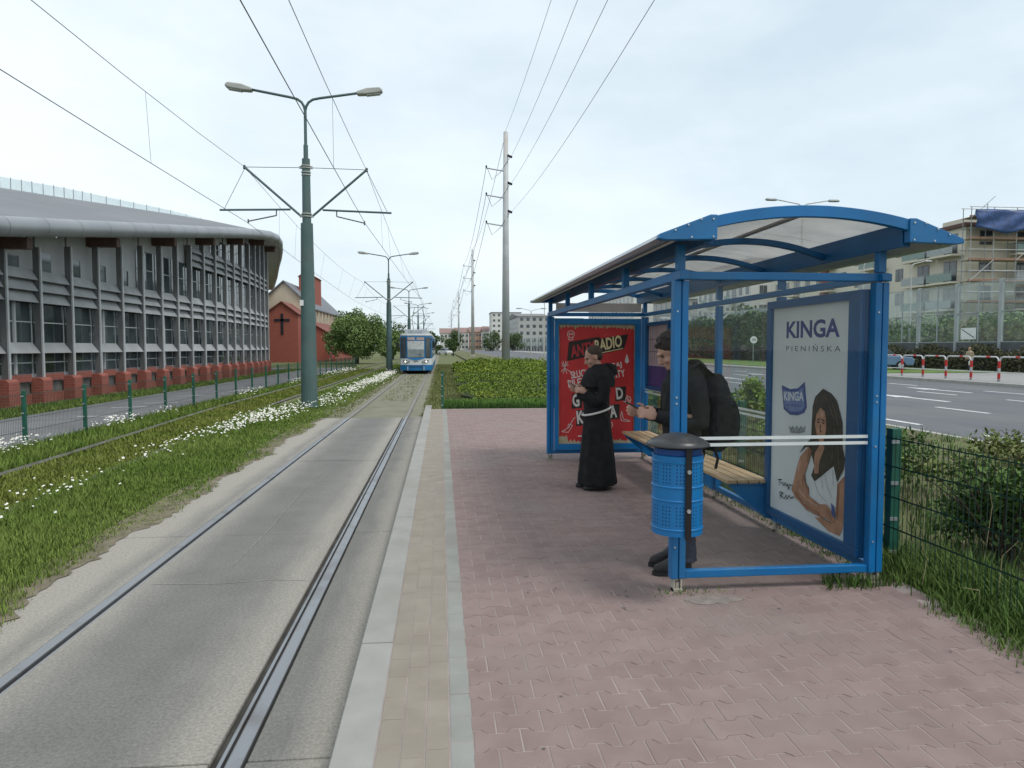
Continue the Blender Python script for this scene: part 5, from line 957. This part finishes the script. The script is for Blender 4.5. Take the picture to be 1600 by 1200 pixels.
# ================================================================ overhead power poles
PG = mat('power_pole_grey', (.46, .47, .47), .6, .1, 1, dirt=(.45, .39, .32), dscale=.35)
PP = [(5.6, 62), (5.95, 136), (5.8, 240), (5.2, 372)]; LBP = ('tall grey steel power pole closest behind the shrub bed', 'second grey power pole along the verge', 'third grey power pole along the verge', 'most distant grey power pole over the red roofs')
for (x, y), lb in zip(PP, LBP):
    o = thing('power_pole', (x, y, -.1), lb, 'power pole', 'power poles along the road verge'); MB().tube([(x, y, -.2), (x, y, 20.1)], [.36, .2], 14).build('shaft', PG, o, smooth=True); MB().lathe((x, y, -.1), [(.55, 0), (.55, .12), (.4, .2), (.01, .21)], 14).build('plinth', CONC, o)
    for z in (16.9, 14.6, 12.2):
        a = MB().tube([(x - .15, y, z - .12), (x - 1.75, y, z + .12)], .06, 6); ar = a.build('cross_arm', PG, o); MB().lathe((x - 1.68, y, z + .1), [(.05, 0), (.09, .05), (.05, .1), (.09, .15), (.03, .25)], 8).build('insulator', DARK, ar)
        MB().tube([(x + .15, y - .1, z + 1.2), (x + .5, y - .3, z + 1.0)], .1, 8).build('clamp_insulator', DARK, o)
        MB().tube([(x - 1.68, y, z + .3), (x - 1.2, y - .1, z - .9), (x - .5, y - .2, z - .3), (x + .4, y - .25, z + 1.1)], .022, 4).build('jumper', WIRE, o)
def span(lab, a, b, sag, r=.02):
    a, b = Vector(a), Vector(b); o = MB().tube([a.lerp(b, t / 16) - Vector((0, 0, sag * 4 * (t / 16) * (1 - t / 16))) for t in range(17)], r, 4).build('power_line', WIRE); tag(o, lab, 'power line')
NMS = ('top', 'upper', 'middle', 'lower')
for i, z in enumerate((20.1, 18.0, 15.7, 13.3)):
    x = 5.55 if i == 0 else 6.05; span(f'{NMS[i]} power line running overhead from the closest power pole', (x, 62, z), (5.2 + .35 * i, -12, z - .2), 1.6, .012)
    for k in range(3):
        xa = PP[k][0] if i == 0 else PP[k][0] - 1.68; zz = z if i == 0 else z - .85; span(f'{NMS[i]} power line between the {("first and second", "second and third", "third and fourth")[k]} power poles', (xa, PP[k][1], zz), (PP[k + 1][0] if i == 0 else PP[k + 1][0] - 1.68, PP[k + 1][1], zz), 1.6, .02 + .012 * k)

# ================================================================ noise screen
ns = thing('noise_screen', (37, 60, 0), 'tall glazed noise screen with steel posts beyond the far footway', 'noise screen')
NSP = mat('screen_steel', (.34, .37, .38), .5, .1, 1); NSG = glass('screen_glass', (.86, .91, .91), .2, .1, (.5, .56, .56)); LOW = mat('screen_low_panel', (.10, .11, .115), .8, .15, 1)
for k in range(18):
    y = 35.75 + k * 4.08; MB().box(36.86, y - .1, -.1, 37.1, y + .1, 6.15).build('post', NSP, ns)
    MB().box(36.95, y + .102, 0, 37.05, y + 3.978, 1.93).build('lower_panel', LOW, ns)
    for j_ in (0, 1):
        for z0, z1 in ((1.99, 3.97), (4.03, 6.05)):
            p = MB().box(36.985, y + .14 + j_ * 1.94, z0, 37.0, y + 2.0 + j_ * 1.94, z1).build('pane', NSG, ns)
    MB().box(36.95, y + .1, 1.935, 37.03, y + 3.98, 1.985).box(36.95, y + .1, 3.975, 37.03, y + 3.98, 4.025).box(36.95, y + .1, 6.055, 37.03, y + 3.98, 6.1).box(36.95, y + 2.0, 1.99, 37.03, y + 2.06, 6.05).build('glazing_bar', NSP, ns)
stroke('graffiti', [[(43.2, .9), (43.0, 1.5), (42.8, .9)], [(42.6, 1.4), (42.2, 1.4), (42.4, .9)], [(42.0, .9), (42.0, 1.5), (41.7, 1.2), (41.4, 1.5), (41.4, .9)]], .07, lambda u, v, d: (36.94 - d, u, v), .003, NSP, ns)
o = MB().box(36.80, 45.9, 2.15, 36.83, 47.3, 2.95).build('screen_plate', WHITE); tag(o, 'white plate with a dark diagonal stroke fixed to the noise screen', 'sign'); stroke('diagonal_stroke', [[(46.0, 2.25), (47.2, 2.85)]], .06, lambda u, v, d: (36.80 - d, u, v), .003, DARK, o)
iv = thing('ivy_screen', (36.6, 84, 0), 'green ivy covered stretch of noise screen seen through the shelter', 'ivy wall'); MB().box(36.4, 66, -.1, 36.8, 112, 5.3).build('wall', LOW, iv); gg = np.random.default_rng(8)
n = 9000; y = gg.uniform(66, 112, n); top = 5.6 + .25 * np.sin(y * .8); P = np.c_[36.35 - np.abs(gg.normal(0, .18, n)), y, top * gg.uniform(.28, 1, n)]; foliage('ivy', P, .2, mat('ivy_leaf', (.065, .115, .03), .7, .3, .5, isl=.4, col2=(.095, .15, .045)), iv, 3)
n = 3000; y = gg.uniform(66, 112, n); P = np.c_[36.3 - np.abs(gg.normal(0, .25, n)), y, gg.uniform(0, 1.7, n)]; foliage('brown_creeper', P, .17, mat('brown_leaf', (.07, .05, .03), .8, .3, .5, isl=.4), iv, 4)
n = 5200; y = gg.uniform(46.5, 62, n) - 6.5; P = np.c_[36.2 + gg.normal(0, .35, n), y, (1.55 + .3 * np.sin(y * 1.3)) * gg.uniform(0, 1, n) ** .7]
o = foliage('hedge', P, .11, mat('hedge_brown_leaf', (.075, .09, .04), .8, .3, .8, isl=.45, col2=(.10, .085, .05)), seed=6); tag(o, 'scruffy brownish hedge at the foot of the noise screen', 'hedge', kind='stuff')
for k, (x, y, r) in enumerate(((41, 55, 2.3), (41.5, 49.5, 2.2), (41, 61, 2.0))): tree(('leafy tree behind the middle panes of the noise screen', 'leafy tree behind the right panes of the noise screen', 'leafy tree behind the left panes of the noise screen')[k], x, y, 0, ball(r, 1.7, 2.4, 12, r * .5, np.random.default_rng(60 + k)), 2600, .17, WIL, .12, seed=70 + k)

# ================================================================ buildings beyond the road
CRM = mat('cream_plaster', (.66, .62, .51), .85, .06, .3, dirt=(.6, .56, .46), dscale=.3); CRM2 = mat('pale_plaster', (.62, .61, .58), .85, .06, .3); GREYPL = mat('grey_plaster', (.42, .42, .41), .85, .06, .3); BRKP = mat('brick_red_plaster', (.28, .09, .07), .85, .1); BG = mat('building_glass', (.07, .085, .095), .12, .4, .6, spec=.8); FRM = mat('window_frame', (.2, .2, .2), .6); ROOFR = mat('red_roof', (.25, .17, .155), .8, .15, 1); FLATR = mat('flat_roof', (.2, .2, .2), .9)
def block(label, x0, y0, x1, y1, h, fl, wallm, west=0, south=0, balc=(), roof='flat', roofm=None, name='apartment_block', z0=-.1, detail=True, cat='building'):
    """walls, a window at every bay of the west (-x) and south (-y) faces, balconies on chosen bays"""
    b = thing(name, ((x0 + x1) / 2, (y0 + y1) / 2, z0), label, cat); MB().box(x0, y0, z0 - .2, x1, y1, h).build('wall', wallm, b)
    if roof == 'flat': MB().box(x0 - .35, y0 - .35, h + .001, x1 + .35, y1 + .35, h + .35).build('roof', roofm or FLATR, b)
    else:
        xm = (x0 + x1) / 2; MB().prism([(y0 - .4, h), ((y0 + y1) / 2, h + roof), (y1 + .4, h)], lambda u, v, d: (d, u, v), x0 - .4, x1 + .4).build('roof', roofm or ROOFR, b)
    fh = (h - z0) / fl
    def window(face, c, z, w, hh):
        if face == 'w': f = lambda u, v, d: (x0 - d, u, v)
        else: f = lambda u, v, d: (u, y0 - d, v)
        o = MB().prism([(c - w / 2, z), (c + w / 2, z), (c + w / 2, z + hh), (c - w / 2, z + hh)], f, .003, .03).build('window', FRM, b)
        if detail:
            for s in (-1, 1): MB().prism([(c + s * w / 4 - w / 4 + .06, z + .07), (c + s * w / 4 + w / 4 - .06, z + .07), (c + s * w / 4 + w / 4 - .06, z + hh - .07), (c + s * w / 4 - w / 4 + .06, z + hh - .07)], f, .032, .05).build('pane', BG, o)
        else: MB().prism([(c - w / 2 + .08, z + .08), (c + w / 2 - .08, z + .08), (c + w / 2 - .08, z + hh - .08), (c - w / 2 + .08, z + hh - .08)], f, .032, .05).build('pane', BG, o)
    for face, n, a, c in (('w', west, y0, y1), ('s', south, x0, x1)):
        for k in range(n):
            p = a + (c - a) * (k + .5) / n
            for q in range(fl):
                z = z0 + q * fh; isb = (face, k) in balc; window(face, p, z + (.15 if isb else .95), 1.9 if isb else 1.35, 2.1 if isb else 1.4)
                if isb and q:
                    w = (c - a) / n * .92; f = (lambda u, v, d: (x0 - d, u, v)) if face == 'w' else (lambda u, v, d: (u, y0 - d, v))
                    s_ = MB().prism([(p - w / 2, z - .12), (p + w / 2, z - .12), (p + w / 2, z + .06), (p - w / 2, z + .06)], f, .002, 1.3).build('balcony', wallm, b)
                    rl_ = MB().prism([(p - w / 2, z + .98), (p + w / 2, z + .98), (p + w / 2, z + 1.03), (p - w / 2, z + 1.03)], f, 1.24, 1.3).prism([(p - w / 2, z + .98), (p - w / 2 + .05, z + .98), (p - w / 2 + .05, z + 1.03), (p - w / 2, z + 1.03)], f, .05, 1.24)
                    rl_.prism([(p - w / 2, z + .15), (p + w / 2, z + .15), (p + w / 2, z + .92), (p - w / 2, z + .92)], f, 1.26, 1.28); rl_.build('balustrade', mat('balustrade_green', (.22, .3, .27), .5, .1) if (k + q) % 2 else mat('balustrade_grey', (.33, .36, .36), .4), s_)
    return b
bA = block('cream apartment block with balconies wrapped in scaffolding at its corner', 52, 66.6, 78, 87, 13.6, 5, CRM, 5, 6, {('w', 0), ('w', 1), ('w', 3), ('s', 1), ('s', 3)}, roofm=mat('brown_eaves', (.12, .07, .06), .8))
MB().box(55, 69, 13.96, 60, 74, 15.2).build('roof_house', CRM, bA); MB().tube([(57, 70, 15.2), (57, 70, 16.6)], .05, 5).build('aerial', STEEL, bA)
block('cream apartment block with brick red strip behind the shelter roof', 54, 90, 76, 112, 15.6, 5, CRM, 7, 0, {('w', 1), ('w', 4)}); o = MB().box(53.9, 95.2, 0, 53.99, 97.4, 15.5).build('brick_strip', BRKP, bpy.data.objects['apartment_block.001'])
block('pale apartment block above the ivy seen through the shelter', 52, 116, 74, 141, 16.2, 5, CRM2, 9, 5, {('w', 2), ('w', 6)}); block('grey gabled house seen behind the shelter posts', 50, 150, 66, 165, 12, 4, GREYPL, 4, 5, roof=4, roofm=FLATR, name='gabled_house')
block('pale long block far behind the shelter glass', 48, 175, 70, 230, 15, 5, CRM2, 14, 4, detail=False)
block('grey five storey apartment block left of the shelter', 32.5, 300, 46, 350, 14.6, 5, GREYPL, 8, 5, roof=2.2, roofm=FLATR, detail=False); block('tall pale tower block behind the closest power pole', 29.5, 420, 47, 440, 21.8, 7, CRM2, 3, 6, {('s', 5)}, detail=False, name='tower_block')
ry = thing('group_row', (0, 0, 0), '', ''); bpy.data.objects.remove(ry)
RL = [(-1, 455, 9, 'westernmost pale house under the red roofs far down the line'), (8, 450, 17, 'pale terrace house with red roof behind the second power pole'), (17.5, 446, 25, 'salmon terrace house with red roof beside the tower block'), (25.5, 440, 29.3, 'narrow terrace house with red roof against the tower block')]
for i, (x0, y0, x1, lb) in enumerate(RL): block(lb, x0, y0, x1, y0 + 12, 10.4 + i * .3, 3, (CRM2, CRM2, mat('salmon_plaster', (.45, .28, .21), .85), CRM2)[i], 0, 4 if x1 - x0 > 5 else 2, roof=3.2, name='terrace_house', detail=False)
for i, (x0, y0, x1) in enumerate(((46, 300, 60), (60, 330, 80))): block(('pale block partly hidden behind the red poster case', 'pale block hidden deeper behind the red poster case')[i], x0, y0, x1, y0 + 30, 13.5 + i, 5, CRM2, 3, 7, detail=False)
# scaffolding and tarpaulin on the cream block
sc = thing('scaffolding', (52, 65, 0), 'steel tube scaffolding round the corner of the cream apartment block', 'scaffolding'); pm = STEEL
for i in range(8):
    x = 51.2 + i * 2.4
    for y in (64.9, 66.0): MB().tube([(x, y, -.1), (x, y, 15.2)], .045, 5).build('standard', pm, sc)
for j_ in range(7):
    z = 1.9 + j_ * 2.05
    for y in (64.9, 66.0): MB().tube([(51, y, z + 1), (68.3, y, z + 1)], .04, 5).tube([(51, y, z), (68.3, y, z)], .04, 5).build('ledger', pm, sc)
    MB().box(51, 64.95, z - .06, 68.3, 65.95, z - .01).build('deck_board', mat('deck_wood', (.33, .25, .18), .8, .2), sc)
    MB().box(51, 64.86, z, 68.3, 64.89, z + .18).build('toe_board', mat('toe_rust', (.3, .17, .12), .8, .2), sc); MB().tube([(51.2 + (j_ % 3) * 4.8, 64.85, z), (53.6 + (j_ % 3) * 4.8, 64.85, z + 2.05)], .04, 5).build('brace', pm, sc)
tp = MB(); nx, nz_ = 40, 8
for i in range(nx + 1):
    for k in range(nz_ + 1): t = i / nx; tp.v.append((51.4 + t * 17, 64.6 + .12 * math.sin(t * 30 + k) - .1 * (k / nz_), 14.9 - (k / nz_) * (1.75 + .5 * math.sin(t * 9) ** 2) + .05 * math.sin(t * 22)))
tp.f = [(i * (nz_ + 1) + k, (i + 1) * (nz_ + 1) + k, (i + 1) * (nz_ + 1) + k + 1, i * (nz_ + 1) + k + 1) for i in range(nx) for k in range(nz_)]
o = tp.build('tarpaulin', mat('blue_tarp', (.035, .075, .2), .5, .3, 2), smooth=True); tag(o, 'dark blue tarpaulin hung along the top of the scaffolding', 'tarpaulin'); sd = o.modifiers.new('thickness', 'SOLIDIFY'); sd.thickness = .02
# parked cars and far planting
def car(label, x, y, rz, col, z=-.1):
    c = thing('parked_car', (x, y, z), label, 'car', None, rz); pm_ = mat('car_paint', col, .25, .04, 1, spec=.6)
    body = [(-2.1, .3), (-2.15, .6), (-2.05, .85), (-1.1, .95), (1.5, .95), (2.05, .88), (2.15, .6), (2.1, .3)]; f = lambda u, v, d: (d, u, v)
    MB().prism(body, f, -.85, .85).build('body', pm_, c, .06, pinv=False); MB().prism([(-1.15, .951), (-.55, 1.42), (.9, 1.45), (1.7, .951)], f, -.7, .7).build('cabin', BG, c, .05, pinv=False); MB().prism([(-.5, 1.425), (.85, 1.455), (.85, 1.49), (-.5, 1.46)], f, -.66, .66).build('roof', pm_, c, .01, pinv=False)
    for s in (-1, 1):
        for yy in (-1.3, 1.3): w = MB().tube([(s * .72, yy, .31), (s * .88, yy, .31)], .31, 14).build('wheel', BLACK, c, pinv=False); MB().tube([(s * .885, yy, .31), (s * .892, yy, .31)], .18, 10).build('rim', ALU, w, pinv=False)
        MB().box(s * .55 - .15, -2.16, .6, s * .55 + .15, -2.1, .75).build('headlight', WHITE, c, pinv=False)
car('white car far down the road beyond the shrub bed', .9, 150, .5, (.6, .61, .62)); car('blue grey car parked beyond the guard rails', 30.5, 47.2, 1.2, (.12, .2, .33), .05); car('pale blue car behind the blue grey parked car', 33.2, 52.5, 1.3, (.35, .45, .55), .05)
for k, (x, y, r, h, lb) in enumerate(((-3.5, 210, 3.2, 4.2, 'dark tree just right of the tram far away'), (3.5, 260, 4, 4.6, 'dark tree in front of the red roofs'), (20, 290, 4.5, 4, 'dark tree beside the second power pole'), (28, 280, 4.5, 4, 'dark tree in front of the tower block'), (-20, 150, 5, 5, 'tree behind the church'), (-14, 200, 5, 5, 'distant tree behind the willow'), (48, 108, 3.5, 5, 'tree between the cream apartment blocks'))):
    tree(lb, x, y, -.2, ball(r, r * .85, h, 14, r * .45, np.random.default_rng(90 + k)), 2200, .3, DKL, .25, seed=95 + k, name='distant_tree')
n = 5000; gg = np.random.default_rng(55); y = gg.uniform(150, 430, n); P = np.c_[-30 - .05 * y - gg.uniform(0, 14, n), y, gg.uniform(0, 7, n)]
o = foliage('treeline', P, .9, DKL, seed=9); tag(o, 'distant line of trees behind the church and the hall', 'trees', kind='stuff')
# far screen along the road
fs_ = thing('far_noise_screen', (33, 200, 0), 'distant grey green noise screen along the road left of the shelter', 'noise screen')
for k in range(40):
    y = 118 + k * 6; x = 36.9 - max(0, (y - 230)) * .055; MB().box(x - .1, y - .1, 0, x + .1, y + .1, 5.2).build('post', NSP, fs_); MB().box(x - .03, y + .11, 0, x + .03, y + 5.89, 1.8).build('lower_panel', LOW, fs_); MB().box(x - .02, y + .11, 1.82, x + .02, y + 5.89, 5.1).build('pane', NSG, fs_)
